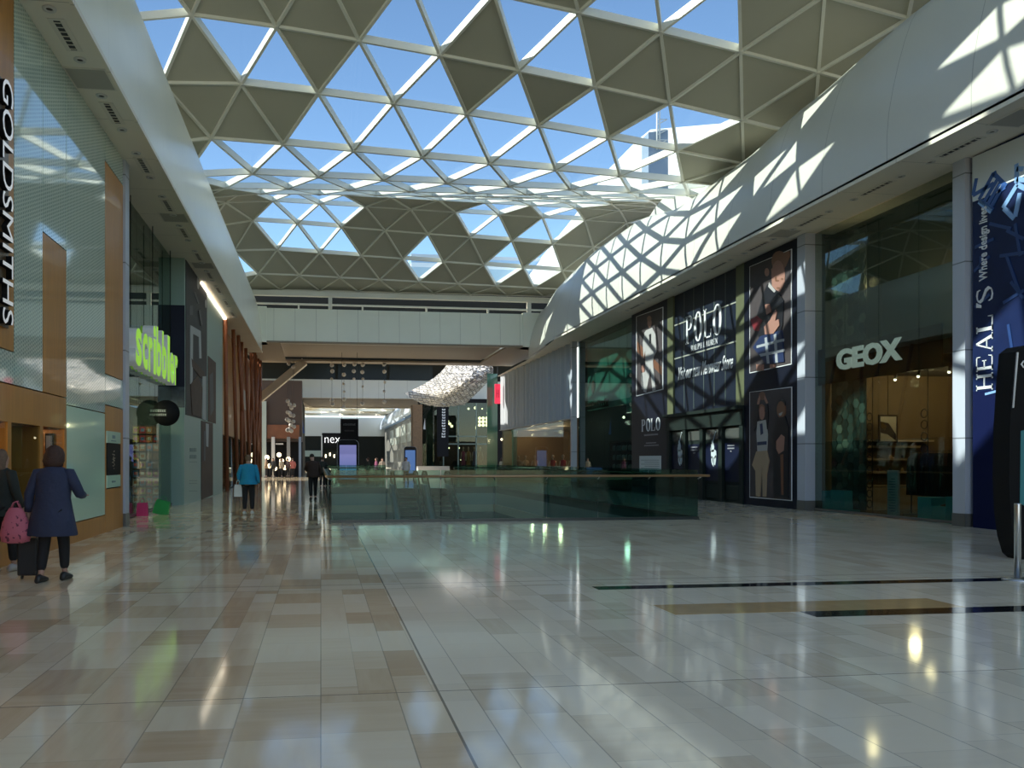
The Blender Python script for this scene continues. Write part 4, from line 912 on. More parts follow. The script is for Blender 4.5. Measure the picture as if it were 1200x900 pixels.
# ---- tall green glass restaurant front
gy0, gy1 = 36.15, 44.6
column('pillar', 'narrow green edged pillar between the green glass shop and the pleated white wall', 14.3, 14.6, 44.6, 44.85)
seag = mat('sea_glass_wall', (.14, .30, .26), .3, coat=.4)
pane('shop_window', 'tall green glass front of the restaurant beside the navy hoarding', 14.7, [gy0, gy0+2.1, gy0+4.2, gy0+6.3, gy1], .08, 8.34, glass('sea_glass', (.58, .74, .70), 1.0, ior=1.5))
room('wall_restaurant', 14.75, 20.5, gy0, gy1, 8.36, mat('ink_teal_wall', (.010, .03, .034), .5, spec=.2), dkfl, teald, '-x')
box('wall_restaurant_fascia', seag, 15.2, 15.3, gy0+.6, gy1-.1, 4.35, 8.2, kind='structure'); box('wall_restaurant_pier', mat('mid_teal_wall', (.02, .09, .09), .3), 15.1, 15.25, gy0+.6, gy0+2.2, 3.9, 8.2, kind='structure')
t = empty('shop_sign', (15.1, 40, 4.7), 'red crest with black capital lettering on the pale green restaurant front', 'sign')
A, B_ = onX(683, 470, 15.1), onX(712, 466, 15.1); t.location = (15.195, B_.y, B_.z-.35)
blocks('letters', black, (-.02, A.y-B_.y, -.1), (0, -1, 0), (0, 0, 1), A.y-B_.y, .46, 12, .04, t, 3, .88)
b = MB(); b.prism([(-.01, (A.y-B_.y)*.62+.28*math.cos(a), 1.15+.38*math.sin(a)) for a in [2*math.pi*k/12 for k in range(12)]], (-.02, 0, 0)); b.build('crest', mat('crest_red', (.20, .06, .05), .4), t)
rr = random.Random(4)
t = empty('bottle_shelf', (15.9, gy0+1.5, 0), 'tall dark shelf of pale jars behind the green glass restaurant window', 'shelf')
b = MB(); b.box(0, .3, 0, 5.2, 0, .05)
for k in range(4): b.box(0, .3, 0, 5.2, 1.0+k*.5, 1.04+k*.5)
for k in range(7): b.box(0, .3, k*.85, k*.85+.05, 0, 2.6)
b.build('frame', black, t)
for k in range(3):
    for j in range(11):
        o = MB().lathe([(.001, 0), (.11, 0), (.12, .2), (.08, .27), (.001, .3)], (0, 0, 0), 8).build('jar', mat('jar_grey', (.22, .24, .22), .3)) if not (k or j) else bpy.data.objects['jar'].copy()
        if k or j: col.objects.link(o)
        o.location = (16.02, gy0+1.75+j*.45, 1.041+k*.5); tag(o, 'pale jar, %s from the near end, %s shelf of the restaurant' % (ORD[j].replace('nearest', 'first'), ['lowest', 'middle', 'top'][k]), 'jar', 'jars on the restaurant shelf')
for y_ in (38.5, 42.5): lamp((16.8, y_, 3.6), 25, (1, .85, .7), .1)
for k, (px_, py_) in enumerate(((690, 494), (731, 489))):
    o = MB().ball((0, 0, 0), .06, 8).build('pendant_lamp', M['bulb_glow']); o.location = onX(px_, py_, 15.6); MB().tube([(0, 0, 0), (0, 0, 8.3-o.location.z)], .006, 4).build('cable', ringm, o)
    tag(o, '%s small pendant lamp glowing inside the green glass restaurant' % ['left', 'right'][k], 'light')

# ---- pleated white wall over the warm fashion shop
cy0, cy1 = 44.9, 63.5; rows = []
n_ = 240
for z in (3.98, 8.34): rows.append([(14.42+.07*math.sin(i*.9)+.05*math.sin(i*.37), cy0+(cy1-cy0)*i/n_, z) for i in range(n_+1)])
pl = mat('pleated_white', (.40, .45, .50), .5)
b = MB().grid(rows, sm=False); b.grid([[(14.55, cy0, z), (14.55, cy1, z)] for z in (3.98, 8.34)]); b.box(14.3, 14.6, cy0, cy1, 3.93, 3.98)
tag(b.build('pleated_wall', pl), 'pale pleated upper facade above the warm lit fashion shop', 'facade')
room('wall_fashion_shop', 14.6, 20, 44.9, 63.4, 3.9, mat('tan_shop_wall', (.30, .19, .11), .6), mat('tan_shop_floor', (.25, .17, .1), .3), mat('tan_shop_ceiling', (.28, .2, .14), .7), '-x')
pane('shop_window', 'low glass front of the warm fashion shop under the pleated wall', 14.5, [44.95, 48, 51, 54, 57, 60, 63.4], .05, 3.9, glass('clear_glass', (.75, .85, .80), .8))
for y_ in (46.5, 50, 54, 58, 61.5): lamp((16.5, y_, 3.5), 45, (1, .68, .42), .1)
t = empty('archway', (18.2, 46.6, 0), 'dark arched doorway frame at the near end of the fashion shop', 'arch')
P = [(0, -.8, 0), (0, -.8, 2.6)]+[(0, .8*math.cos(a), 2.6+.8*math.sin(a)) for a in [math.pi-math.pi*k/8 for k in range(9)]]+[(0, .8, 0)]
MB().prism(P, (.06, 0, 0)).build('opening', black, t)
pc = mat('pale_column', (.40, .50, .45), .4)
o = MB().lathe([(.001, 0), (.2, 0), (.2, 3.6), (.26, 3.7), (.26, 3.85), (.001, 3.85)], (0, 0, 0), 16).build('round_column', pc); o.location = onX(603, 540, 14.9); o.location.z = .013; tag(o, 'round pale green column in the fashion shop window', 'pillar')
def mannequin(loc, c, label, s=1, rz=0):
    t = empty('mannequin', loc, label, 'mannequin', rz=rz); m = mat('garment_%s' % '_'.join('%d' % (x*100) for x in c), c, .7)
    rows = [[(wx*math.cos(a), wy*math.sin(a), z*s) for a in [2*math.pi*k/12 for k in range(12)]] for z, wx, wy in ((.55, .24, .16), (.8, .2, .14), (1.05, .13, .1), (1.25, .18, .12), (1.42, .2, .11), (1.48, .08, .06))]
    MB().grid(rows, close=True).build('dress', m, t)
    MB().ball((0, 0, 1.68*s), .11, 10, sq=(.85, .95, 1.2)).tube([(0, 0, 1.46*s), (0, 0, 1.6*s)], .05, 8).build('head', mat('mannequin_skin', (.6, .45, .35), .4), t)
    for s_ in (-1, 1):
        MB().tube([(s_*.08, 0, .05), (s_*.08, 0, .6*s)], [.035, .055], 8).build('leg', M['mannequin_skin'], t); MB().tube([(s_*.18, 0, 1.4*s), (s_*.26, .03, 1.12*s), (s_*.24, .1, .88*s)], [.05, .04, .03], 8).build('arm', M['mannequin_skin'], t)
    MB().lathe([(.001, 0), (.2, 0), (.2, .04), (.001, .04)], (0, 0, 0), 16).build('base', ltgrey, t); return t
for px_, c, lab in ((616, (.6, .42, .3), 'cream dressed mannequin nearest the round pale column'), (627, (.6, .35, .22), 'peach dressed mannequin in the middle of the fashion shop window'), (648, (.35, .05, .05), 'dark red dressed mannequin in the fashion shop window'), (660, (.4, .02, .04), 'crimson dressed mannequin left of the arch'), (671, (.7, .2, .1), 'orange and white mannequin beside the green edged pillar'), (608, (.3, .25, .2), 'taupe mannequin farthest along the fashion shop window')):
    y_ = onX(px_, 540, 15.3).y; mannequin((15.3, y_, .013), c, lab, 1.05)
# ================================================================ FAR END OF THE HALL
grey_w = panel_mat('far_white_cladding', (.60, .62, .58), 3.0, 0, .03, .6)
box('wall_far_bridge', grey_w, -12, 24, 84, 85, 8.05, 9.95, kind='structure')
box('wall_far_bridge_upper', darkv, -12, 24, 86, 86.3, 9.95, 16, kind='structure')
box('ceiling_far_bridge', mat('taupe_soffit', (.22, .19, .16), .6), -12, 24, 85, 98, 8.0, 8.1, kind='structure')
b = MB(); b.box(-1.4, 11, 97.4, 97.8, 7.9, 8.05); b.bar((-2.4, 87, 7.98), (-1.2, 97.6, 7.98), .35, .12); b.bar((12.5, 87, 7.98), (10.8, 97.6, 7.98), .35, .12)
b.build('trim_5', mat('cream_trim', (.6, .52, .40), .5), kind='structure')
b = MB()
for k, (x0, x1) in enumerate(((-3.5, 1.5), (1.8, 7.0), (7.3, 12))): b.box(x0, x1, 85.9, 86.0, 9.96, 12.5)
b.build('window_901', mat('dark_window', (.012, .02, .024), .3, spec=.3), kind='structure')
o = MB().bar(onY(301, 470, 61.6), onY(357, 424, 61.6), .55, .95, up=(0, -1, 0)).build('diagonal_strut', mat('pale_strut', (.62, .55, .44), .5)); tag(o, 'pale slanting strut under the bridge at the left', 'strut')
# left building under and beyond the bridge
pa, pb = onY(306, 515, 76), onY(354, 515, 76)
box('wall_left_far', mat('dark_timber_front', (.05, .03, .02), .4), pa.x-8, pb.x, 76, 78, 3.3, 9, kind='structure')
tag(box('timber_band', mat('russet_board', (.16, .055, .02), .4, var=.3), onY(313, 513, 75.9).x, onY(351, 513, 75.9).x, 75.6, 76, onY(330, 514, 76).z, onY(330, 498, 76).z), 'russet board band over the dark far left shopfront', 'panel')
box('wall_left_far_lower', black, pa.x-8, pb.x, 77.5, 78, 0, 3.35, kind='structure')
for k, (xa, xb, nm) in enumerate(((307, 312, 'pale green'), (318, 322, 'white speckled'), (336, 340, 'grey'), (350, 353, 'blue grey'))):
    X0, X1 = onY(xa, 540, 75.3).x, onY(xb, 540, 75.3).x; z1 = onY(xa, 512 if k else 470, 75.3).z
    o = box('column', mat('column_%d' % k, ((.35, .42, .38), (.5, .5, .48), (.22, .22, .21), (.16, .22, .30))[k], .4), X0, X1, 75.3, 75.3+(X1-X0), 0, z1)
    tag(o, '%s column in front of the dark far left shop' % nm, 'pillar')
t = empty('shop_sign', onY(323, 521, 75.9), 'small white lettered sign on the dark far left shop', 'sign'); MB().box(0, .7, -.05, 0, 0, .12).build('letters', whitep, t)
tag(sheet('banner', [mat('banner_blue', (.06, .12, .3), .4), whitep], [(0, [(350, 481), (353, 480), (357, 508), (352, 507)]), (1, [(349.5, 492), (351, 492), (351.5, 506), (350, 506)])], lambda a, b_: onY(a, b_, 84), (0, -1, 0)), 'blue and white banner hanging beyond the dark left block', 'banner')
b = MB(); b.box(-10, pb.x-.2, 78, 100, 0, 8); b.build('wall_left_beyond', darkv, kind='structure')
YE = 180
box('wall_end', mat('end_white_wall', (.62, .66, .62), .5), -30, 40, YE, YE+1, onY(370, 511, YE).z, onY(370, 489, YE).z, kind='structure')
box('wall_end_lower', mat('end_dark_wall', (.014, .017, .015), .6, spec=.15), -30, 40, YE+.3, YE+1.3, 0, onY(370, 511, YE).z, kind='structure')
o = box('shop_band', mat('pale_green_band', (.34, .42, .36), .5), onY(355, 530, YE).x, onY(376, 530, YE).x, YE-.1, YE+.3, onY(365, 535, YE).z, onY(365, 528, YE).z); tag(o, 'pale green band in the far shop left of the next store', 'panel')  # even pale green strip across the far shopfront
o = box('column', whitep, onY(376.4, 530, YE).x, onY(377.8, 530, YE).x, YE-.8, YE-.2, 0, onY(365, 510, YE).z); tag(o, 'white column left of the far next store', 'pillar')
t = empty('shop_sign', onY(380.5, 519, YE-.5), 'white lettering reading next over the black far store', 'sign')
p1_ = onY(380.5, 519, YE-.5); wdt = onY(403, 519, YE-.5).x-p1_.x
MB().box(-.6, wdt+.6, .1, .4, -1.2, 2.2).build('sign_board', black, t)
text('letters', 'next', mat('sign_glow', (.9, .9, .9), .4, emit=(1, 1, 1), es=.9), (0, 0, 0), (1, 0, 0), (0, 0, 1), wdt, 1.4, .1, t, offset=-.016)
for k in range(5):
    o = box('light_panel', mat('far_light', (1, .9, .7), .5, emit=(1, .85, .6), es=2.5), onY(381+k*5, 540, YE).x, onY(382.5+k*5, 540, YE).x, YE, YE+.28, 2.2+.4*(k % 2), 2.9+.4*(k % 2)); tag(o, '%s small warm light inside the far next store' % ORD[k].replace('nearest', 'first'), 'light', 'lights in the far store')
# far right arcade: fascia, wall, windows
rows = [[(13.2, 99+k*8.1, 8.4), (13.1, 99+k*8.1, 9.0), (13.4, 99+k*8.1, 10.2), (14.1, 99+k*8.1, 11.4), (15.5, 99+k*8.1, 11.8)] for k in range(11)]
MB().grid(rows).build('fascia_far_right', mat('blue_white_cladding', (.42, .50, .60), .3), kind='structure')
box('wall_right_far', mat('far_grey_wall', (.16, .17, .16), .5), 14.2, 14.5, 99, YE, 0, 8.5, kind='structure')
for k in range(5):
    o = box('window_%d' % (902+k), mat('far_pale_window', (.34, .40, .38), .3), 14.1, 14.2, 112+k*11, 120+k*11, 4.6, 7.6, kind='structure')
b = MB()
for k in range(10): b.bar((-14, 104+k*8, 11.6), (15, 104+k*8, 11.6), .35, .5)
for k in range(9):
    for j in range(-3, 5): b.bar((j*4, 104+k*8, 11.6), (j*4+(4 if (k+j) % 2 else -4), 112+k*8, 11.6), .3, .5)
b.build('ceiling_far_lattice', white2, kind='structure')
b = MB(); rr = random.Random(8)
for k in range(9):
    for j in range(-3, 4):
        if rr.random() < .72: b.box(j*4+.2, j*4+3.8, 104.5+k*8, 111.5+k*8, 11.8, 11.95)  # mostly solid, to keep sun off the far walls
b.box(-12, 0, 62.4, 86, 12.6, 12.8); b.box(0, 24, 78, 86, 12.6, 12.8)  # unseen cover added against sun and sky, left open to light the canopy
b.build('ceiling_far_sun_block', ceil_m, kind='structure')
# brick pier and dark stores on the right beyond the bridge
YD = 85
Xa, Xb = onY(484, 540, YD-3).x, onY(495, 540, YD-3).x
tag(box('brick_pier', mat('tan_brick', (.20, .12, .06), .7, var=.35, vscale=5), Xa, Xb, YD-3, YD-1, 0, onY(490, 474, YD-3).z), 'tan brick pier left of the dark glazed far right shops', 'pillar')
box('wall_right_stores', black, Xb, 24, YD, YD+1, 0, 8.0, kind='structure')
t = empty('shop_window', (Xb, YD-2, 0), 'dark double height glazed shopfront beyond the bridge on the right', 'shopfront')
W_ = onY(572, 540, YD-2).x-Xb
MB().box(0, W_, -.1, 2, 7.6, 8.0).build('canopy_slab', black, t); MB().box(0, W_, 0, .03, .1, 7.6).build('glass_pane', glass('dim_glass', (.5, .6, .55), 1), t)
b = MB()
for f in (0, .33, .55, .82, 1): b.box(f*W_-.06, f*W_+.06, -.06, .06, 0, 7.6)
b.build('mullions', mat('green_grey_metal', (.12, .16, .14), .3, .5), t)
for z in (3.2, 4.0): MB().box(W_*.3, W_, -.06, .06, z, z+.12).build('transom', M['green_grey_metal'], t)
t = empty('shop_sign', onY(519, 535, YD-2.1), 'black upright sign with white letters reading upwards on the dark far shop', 'sign')
MB().box(-.6, .6, 0, .1, 0, 6.2).build('sign_board', black, t)
blocks('lettering', whitep, (.25, -.01, 2.0), (0, 0, 1), (-1, 0, 0), 3.1, .38, 11, .02, t, 2, .6); MB().box(-.35, .35, -.02, 0, 5.4, 5.9).build('blue_mark', mat('mark_blue', (.2, .4, .6), .4, emit=(.3, .6, .9), es=.4), t)
o = MB().prism([onY(*p, YD-2.05) for p in ((496, 503), (498.5, 503), (498, 490))], (0, .05, 0)).build('white_emblem', whitep); tag(o, 'small white tree shaped mark beside the black upright sign', 'sign')
gl_ = mat('globe_glow', (1, .85, .6), .5, emit=(1, .82, .5), es=3.2)
t = empty('globe_light', onY(560, 502, YD-1), 'cluster of nine glowing globe lamps in the dark far shop', 'light')
for i in range(3):
    for j in range(3): MB().ball(onY(562+i*4.2, 490+j*4.1, YD-1)-t.location, .17, 8).build('globe', gl_, t)
MB().tube([onY(566, 484, YD-1)-t.location, Vector((onY(566, 474, YD-1)-t.location).xy.to_tuple()+(7.62-t.location.z,))], .02, 4).build('stem', ringm, t)
t = empty('globe_light', onY(527, 496, YD-1), 'three globe lamps on a slanted bar in the dark far shop', 'light')
for i in range(4): MB().ball(onY(522.5+i*2.3, 491+i*2.8, YD-1)-t.location, .15, 8).build('globe', gl_, t)
MB().tube([onY(523, 491, YD-1)-t.location, Vector((onY(523, 470, YD-1)-t.location).xy.to_tuple()+(7.62-t.location.z,))], .02, 4).build('stem', ringm, t)
for k, (px_, py_, s) in enumerate(((549, 479, .2), (557, 478, .28), (565, 479, .14), (526, 525, .15), (538, 525, .15), (517, 522, .12), (548, 540, .12), (588, 515, .2), (571, 484, .12), (540, 539, .12))):
    o = MB().ball((0, 0, 0), s*.6, 8).build('spot_lamp', gl_); o.location = onY(px_, py_, YD-.8)
    MB().tube([(0, 0, 0), (0, .82, 0)], .02, 4).build('arm', ringm, o); tag(o, '%s warm spot lamp in the dark far shop, counted in no particular row'.replace(', counted in no particular row', ' from the left group') % ORD[k].replace('nearest', 'first'), 'light', 'spot lamps in the dark far shop')
for k, (px_, c) in enumerate(((543, (.35, .03, .12)), (549, (.4, .18, .03)), (556, (.05, .08, .2)), (563, (.18, .08, .03)))):
    mannequin((onY(px_, 545, YD-1.2).x, YD-1.2, 0), c, '%s dressed mannequin in the dark far shop window' % ['crimson', 'orange', 'navy', 'brown'][k], 1.7)
for x in (12.5, 16): lamp((x, YD-1.5, 5), 60, (1, .7, .45), .2)
# tall green glass fin and red sign
t = empty('glass_fin', onY(571, 548, 64), 'tall green glass screen standing left of the pleated wall', 'glass screen')
A, B_ = onY(571, 548, 64), onY(583, 438, 64)
MB().box(0, B_.x-A.x, 0, .1, 0-A.z, B_.z-A.z).build('glass_pane', mat('green_edge_glass', (.08, .20, .14), .12, coat=.5), t)
t = empty('shop_sign', onY(580, 473, 62.5), 'bright pink red hanging sign left of the pleated wall', 'sign')
A, B_ = onY(580, 473, 62.5), onY(586.5, 450, 62.5); MB().box(0, B_.x-A.x, 0, .1, 0, B_.z-A.z).build('sign_board', mat('sign_red', (.75, .03, .07), .4, emit=(1, .05, .12), es=.45), t, bevel=.03)
MB().tube([((B_.x-A.x)/2, .05, B_.z-A.z), ((B_.x-A.x)/2, .05, 9.0-A.z)], .02, 5).build('hanger', ringm, t)
serif_text('letters', 'H', mat('sign_dark_red', (.4, .02, .05), .4), (.1, -.01, .5), (1, 0, 0), (0, 0, 1), .25, .6, .01, t)
# mesh canopy
def bez(P, t):
    n = len(P)-1; return tuple(sum(math.comb(n, i)*(1-t)**(n-i)*t**i*p[k] for i, p in enumerate(P)) for k in range(3))
Lc = [(524, 427, 70), (516, 440, 71), (500, 450, 72), (474, 461, 74)]; Rc = [(574, 427, 64), (590, 436, 64), (556, 462, 66), (545, 474, 70)]
Tc = [(524, 427, 70), (545, 426.5, 66), (574, 427, 64)]; Bc = [(474, 461, 74), (500, 482, 71), (525, 477, 70), (545, 474, 70)]
NI, NJ = 13, 17; G_ = []
for j in range(NJ+1):
    v_ = j/NJ; row = []
    for i in range(NI+1):
        u_ = i/NI; l, r_, tt, bb = bez(Lc, v_), bez(Rc, v_), bez(Tc, u_), bez(Bc, u_)
        q = [(1-u_)*l[k]+u_*r_[k]+(1-v_)*tt[k]+v_*bb[k]-((1-u_)*(1-v_)*Lc[0][k]+u_*(1-v_)*Rc[0][k]+(1-u_)*v_*Lc[3][k]+u_*v_*Rc[3][k]) for k in range(3)]
        row.append(onY(q[0], q[1], q[2]-3.0*math.sin(math.pi*u_)*math.sin(math.pi*v_)))
    G_.append(row)
rr = random.Random(2); b = MB(); lat = MB()
for j in range(NJ):
    for i in range(NI):
        a_, b1, c_, d_ = G_[j][i], G_[j][i+1], G_[j+1][i+1], G_[j+1][i]
        J = lambda: Vector((rr.uniform(-.03, .03), rr.uniform(-.18, .18), rr.uniform(-.03, .03)))
        for tri in ((a_, b1, c_), (a_, c_, d_)): b.add([p+J() for p in tri], [(0, 1, 2)], rr.choice([0, 0, 1]))
        lat.tube([a_, c_], .035, 4); lat.tube([b1, d_], .035, 4)
t = empty('mesh_canopy', (0, 0, 0), 'silvery faceted glass mesh canopy sweeping down below the bridge', 'canopy')
b.build('facets', [mat('silver_facet', (.70, .68, .64), .35, .2), mat('pearl_facet', (.78, .76, .70), .4)], t); lat.build('lattice', mat('lattice_grey', (.22, .22, .21), .4), t)
# hanging baubles
bau = mat('white_bauble', (.72, .70, .66), .35)
for k, (px_, ys) in enumerate(((389, (428, 435, 444, 469, 474)), (403, (427.5, 439, 450, 459, 468, 477)), (415, (427, 435, 444)), (425, (427.5, 436, 444, 453, 473)), (450.5, (427, 435.5, 448, 458.5, 471)), (339, (426, 474, 484, 493, 503)), (344, (430, 475, 487, 494, 500)), (337, (470, 483, 491.5, 504)), (341, (478, 486.5, 498, 505)))):
    Yb_ = 61+(k % 3)*.4; t = empty('bauble_strand', onY(px_, ys[0], Yb_), 'strand of white baubles hanging beyond the bridge, %s' % ['leftmost of the right hand group', 'second of the right hand group', 'third of the right hand group', 'fourth of the right hand group', 'rightmost of all', 'cluster strand by the dark block, front', 'cluster strand by the dark block, right', 'cluster strand by the dark block, left', 'cluster strand by the dark block, centre'][k], 'decoration', 'bauble strands')
    for j, y_ in enumerate(ys): MB().ball(onY(px_+.5*math.sin(j*2+k), y_, Yb_)-t.location, .11 if y_ in (444, 450, 459, 453, 448, 458.5) else .16, 8).build('bauble', bau, t)
    MB().tube([onY(px_, ys[-1], Yb_)-t.location, (0, 0, 9.0-t.location.z)], .012, 4).build('cord', ringm, t)
# buildings outside, above the glass roof
conc = panel_mat('sunlit_cladding', (.92, .92, .90), 6, 2, .15, .8)
def bld(name, label, polys, Y, dep, m):
    b = MB(); [b.prism([onY(*p, Y+(0 if dep < 5 else 30-.11*(p[0]-600))) for p in pl], (0, dep, 0)) for pl in polys]; return tag(b.build(name, m), label, 'building')
bld('white_building', 'tall white building with a sloping edge seen through the skylights at right', [[(600, 352), (650, 290), (700, 228), (746, 165), (762, 152), (900, 140), (960, 552), (600, 552)]], 115, 14, conc)
t = bld('plant_tower', 'blue grey rooftop tower box in front of the white building', [[(760, 155), (783, 152), (783, 230), (760, 230)]], 112, 2.5, mat('slate_blue', (.25, .32, .42), .6))
for x_ in (773, 770): MB().tube([onY(x_, 175, 111.5), onY(x_, 128, 111.5)], .12, 6).build('mast', whitep, t)
for k in range(6): MB().tube([onY(770, 170-k*6, 111.5), onY(782, 164-k*6+(6 if k % 2 else 0), 111.5)], .08, 5).build('lattice_bar', whitep, t)
t = empty('glazed_building', (0, 150, 0), 'long low blue glazed building seen through the far skylights', 'building')
for k, (ya, yb_, c) in enumerate(((300, 304, (.5, .55, .6)), (304, 310, (.30, .46, .66)), (310, 315, (.75, .82, .88)), (315, 549, (.42, .58, .70)))):
    A, B_ = onY(482, yb_, 150), onY(760, ya, 150); MB().box(A.x, B_.x, 0, 12, onY(560, yb_, 150).z, onY(560, ya, 150).z).build('storey_band', mat('band_%d' % k, c, .4), t)
# ================================================================ VOID AND ESCALATORS
slab = mat('slab_edge_white', (.24, .31, .31), .5, spec=.2); ledge = mat('cream_ledge', (.50, .42, .32), .6, spec=.2); dkt = mat('dark_teal_edge', (.04, .09, .09), .5, spec=.2)
def edge(name, x0, x1, y0, y1, nx, ny):
    b = MB(); e = .0
    for z0, z1, p, mi in ((-.28, 0, 0, 0), (-.9, -.28, -.05, 1), (-1.3, -.9, .12, 2), (-2.2, -1.3, -.3, 0)):
        b.box(x0+(nx*p if nx > 0 else -.0), x1+(nx*p if nx < 0 else 0), y0+(ny*p if ny > 0 else 0), y1+(ny*p if ny < 0 else 0), z0, z1-.002, mi)
    return b.build(name, [dkt, slab, ledge], kind='structure')
edge('trim_6', VX0, VX1, VY1, VY1+.5, 0, -1).location = (0, 0, 0)
for o_, (x0, x1, y0, y1) in (('trim_7', (VX1, VX1+.5, VY0, VY1)), ('trim_8', (VX0-.5, VX0, VY0, VY1)), ('trim_9', (VX0, VX1, VY0-.5, VY0))):
    b = MB()
    for z0, z1, mi, p in ((-.28, -.002, 0, 0), (-.9, -.28, 1, 0), (-1.3, -.9, 2, .12), (-2.2, -1.3, 0, 0)):
        b.box(x0-(p if o_ == 'trim_7' else 0), x1+(p if o_ == 'trim_8' else 0), y0, y1, z0, z1, mi)
    b.build(o_, [dkt, slab, ledge], kind='structure')
b = MB(); b.box(-12, 22, 6, 60, -6.2, -6.0); b.build('floor_lower', mat('lower_floor', (.10, .09, .08), .15), kind='structure')
b = MB(); b.box(-12, 22, 59, 60, -6, -2.0, 0); b.box(-12, -11, 6, 60, -6, -.5); b.box(21, 22, 6, 60, -6, -.5); b.build('wall_lower', mat('lower_wall', (.04, .04, .04), .5), kind='structure')
bal_g = glass('balustrade_glass', (.58, .76, .73), .55, ior=1.45); bronze = mat('bronze_rail', (.35, .22, .12), .35, .5); shoe_m = mat('balustrade_shoe', (.02, .03, .03), .3)
def balustrade(label, a, b_, n, rail_out, name='glass_balustrade', rail_m=None, ext=(0, 0)):
    a, b_ = Vector(a), Vector(b_); t = empty(name, a, label, 'balustrade'); d = (b_-a)/n; u = d.normalized(); nn = Vector((-u.y, u.x, 0)); h = .008
    for k in range(n):
        p, q = d*k+u*.01, d*(k+1)-u*.01
        MB().prism([p-nn*h, q-nn*h, q+nn*h, p+nn*h], (0, 0, 1.27)).build('glass_panel', bal_g, t)
    L = b_-a
    MB().prism([-nn*.04, L-nn*.04, L+nn*.04, nn*.04], (0, 0, .07)).build('shoe', shoe_m, t)
    ro = nn*rail_out
    MB().tube([ro-u*ext[0]+Vector((0, 0, 1.12)), L+ro+u*ext[1]+Vector((0, 0, 1.12))], .032, 10).build('handrail', rail_m or bronze, t); hr_ = t.children[-1]
    for k in range(n+1): MB().tube([d*k+Vector((0, 0, 1.04)), d*k+ro*.5+Vector((0, 0, 1.06)), d*k+ro+Vector((0, 0, 1.10))], .012, 6).build('bracket', steel, hr_)
    return t
steel = mat('brushed_steel', (.55, .56, .56), .3, 1)
balustrade('long green glass balustrade with bronze handrail along the near edge of the void', (VX0, VY0, 0), (VX1-.0, VY0, 0), 7, -.12, ext=(.1, .25))
balustrade('green glass balustrade along the right side of the void', (VX1, VY0+.03, 0), (VX1, VY1, 0), 18, -.12)
balustrade('green glass balustrade along the left side of the void', (VX0, VY1, 0), (VX0, VY0+.03, 0), 18, -.12)
balustrade('short far glass balustrade left of the escalators', (3.5, VY1+.03, 0), (VX0+.03, VY1+.03, 0), 3, -.12, rail_m=shoe_m)
balustrade('far glass balustrade right of the escalators', (VX1-.03, VY1+.03, 0), (7.25, VY1+.03, 0), 2, -.12, rail_m=shoe_m)
# escalators descend towards the camera
stepm = mat('escalator_tread', (.012, .013, .014), .7, spec=.15); esc_g = glass('escalator_glass', (.50, .72, .70), 1); bpan = mat('escalator_skirt', (.22, .32, .40), .3, .6); rub = mat('black_rubber', (.015, .015, .016), .5)
for n_, (xc, lab) in enumerate(((4.45, 'left hand escalator going down from the far side of the void'), (6.2, 'right hand escalator going down from the far side of the void'))):
    t = empty('escalator', (xc, VY1, 0), lab, 'escalator', 'escalators in the void'); nS = 27; run = .40; rise = 6.0/nS
    b = MB()
    for k in range(nS): b.box(-.5, .5, -1.0-(k+1)*run*.93, -1.0-k*run*.93+.02, -(k+1)*rise-.15, -(k+1)*rise)
    b.box(-.5, .5, -1.0, .6, -.3, .004); b.build('steps', stepm, t)
    ang = [(0, .55, .0), (0, -1.0, .0), (0, -1.0-nS*run*.93, -6.0)]
    for s_ in (-1, 1):
        side = [Vector((s_*.62, y, z)) for _, y, z in ang]
        MB().prism([side[0]+Vector((0, 0, -.4)), side[1]+Vector((0, 0, -.5)), side[2]+Vector((0, 0, -.5)), side[2]+Vector((0, 0, .22)), side[1]+Vector((0, 0, .22)), side[0]+Vector((0, 0, .22))], (s_*.14, 0, 0)).build('skirt', bpan, t)
        MB().prism([side[0]+Vector((0, -.05, .22)), side[1]+Vector((0, 0, .22)), side[2]+Vector((0, 0, .22)), side[2]+Vector((0, 0, .88)), side[1]+Vector((0, 0, .88)), side[0]+Vector((0, -.15, .88))], (s_*.02, 0, 0)).build('balustrade_panel', esc_g, t)
        hp = [side[0]+Vector((0, -.2, .30)), side[0]+Vector((0, .06, .40)), side[0]+Vector((0, .14, .60)), side[0]+Vector((0, .05, .84)), side[0]+Vector((0, -.2, .92)), side[1]+Vector((0, 0, .92)), side[2]+Vector((0, 0, .92))]
        MB().tube([p+Vector((s_*.01, 0, 0)) for p in hp], .042, 8).build('handrail', rub, t)
    MB().box(-.5, .5, -.05, .6, .004, .012).build('comb_plate', steel, t)
# ---- digital kiosks, black banner
def kiosk(label, px0, px1, ytop, Yk, screen):
    A, B_ = onY(px0, 560, Yk), onY(px1, ytop, Yk); w_ = B_.x-A.x; h = B_.z
    t = empty('digital_kiosk', ((A.x+B_.x)/2, Yk, 0), label, 'kiosk')
    r = w_*.22; P = [(-w_/2, 0, .12), (w_/2, 0, .12)]+[(w_/2-r+r*math.cos(a), 0, h-r+r*math.sin(a)) for a in [math.pi/2*k/6 for k in range(7)]]+[(-w_/2+r-r*math.sin(a), 0, h-r+r*math.cos(a)) for a in [math.pi/2*k/6 for k in range(7)]]
    MB().prism(P, (0, .25, 0)).build('casing', black, t); MB().box(-w_*.4, w_*.4, -.02, 0, .35, h-.32).build('screen', screen, t); MB().box(-w_*.32, w_*.32, .02, .23, 0, .13).build('base', shoe_m, t)
    b = MB(); b.prism([(p[0]*1.04, .02, h/2+(p[2]-h/2)*1.01) for p in P], (0, .06, 0)); b.build('rim', mat('rim_grey', (.3, .32, .34), .3), t)
    return t
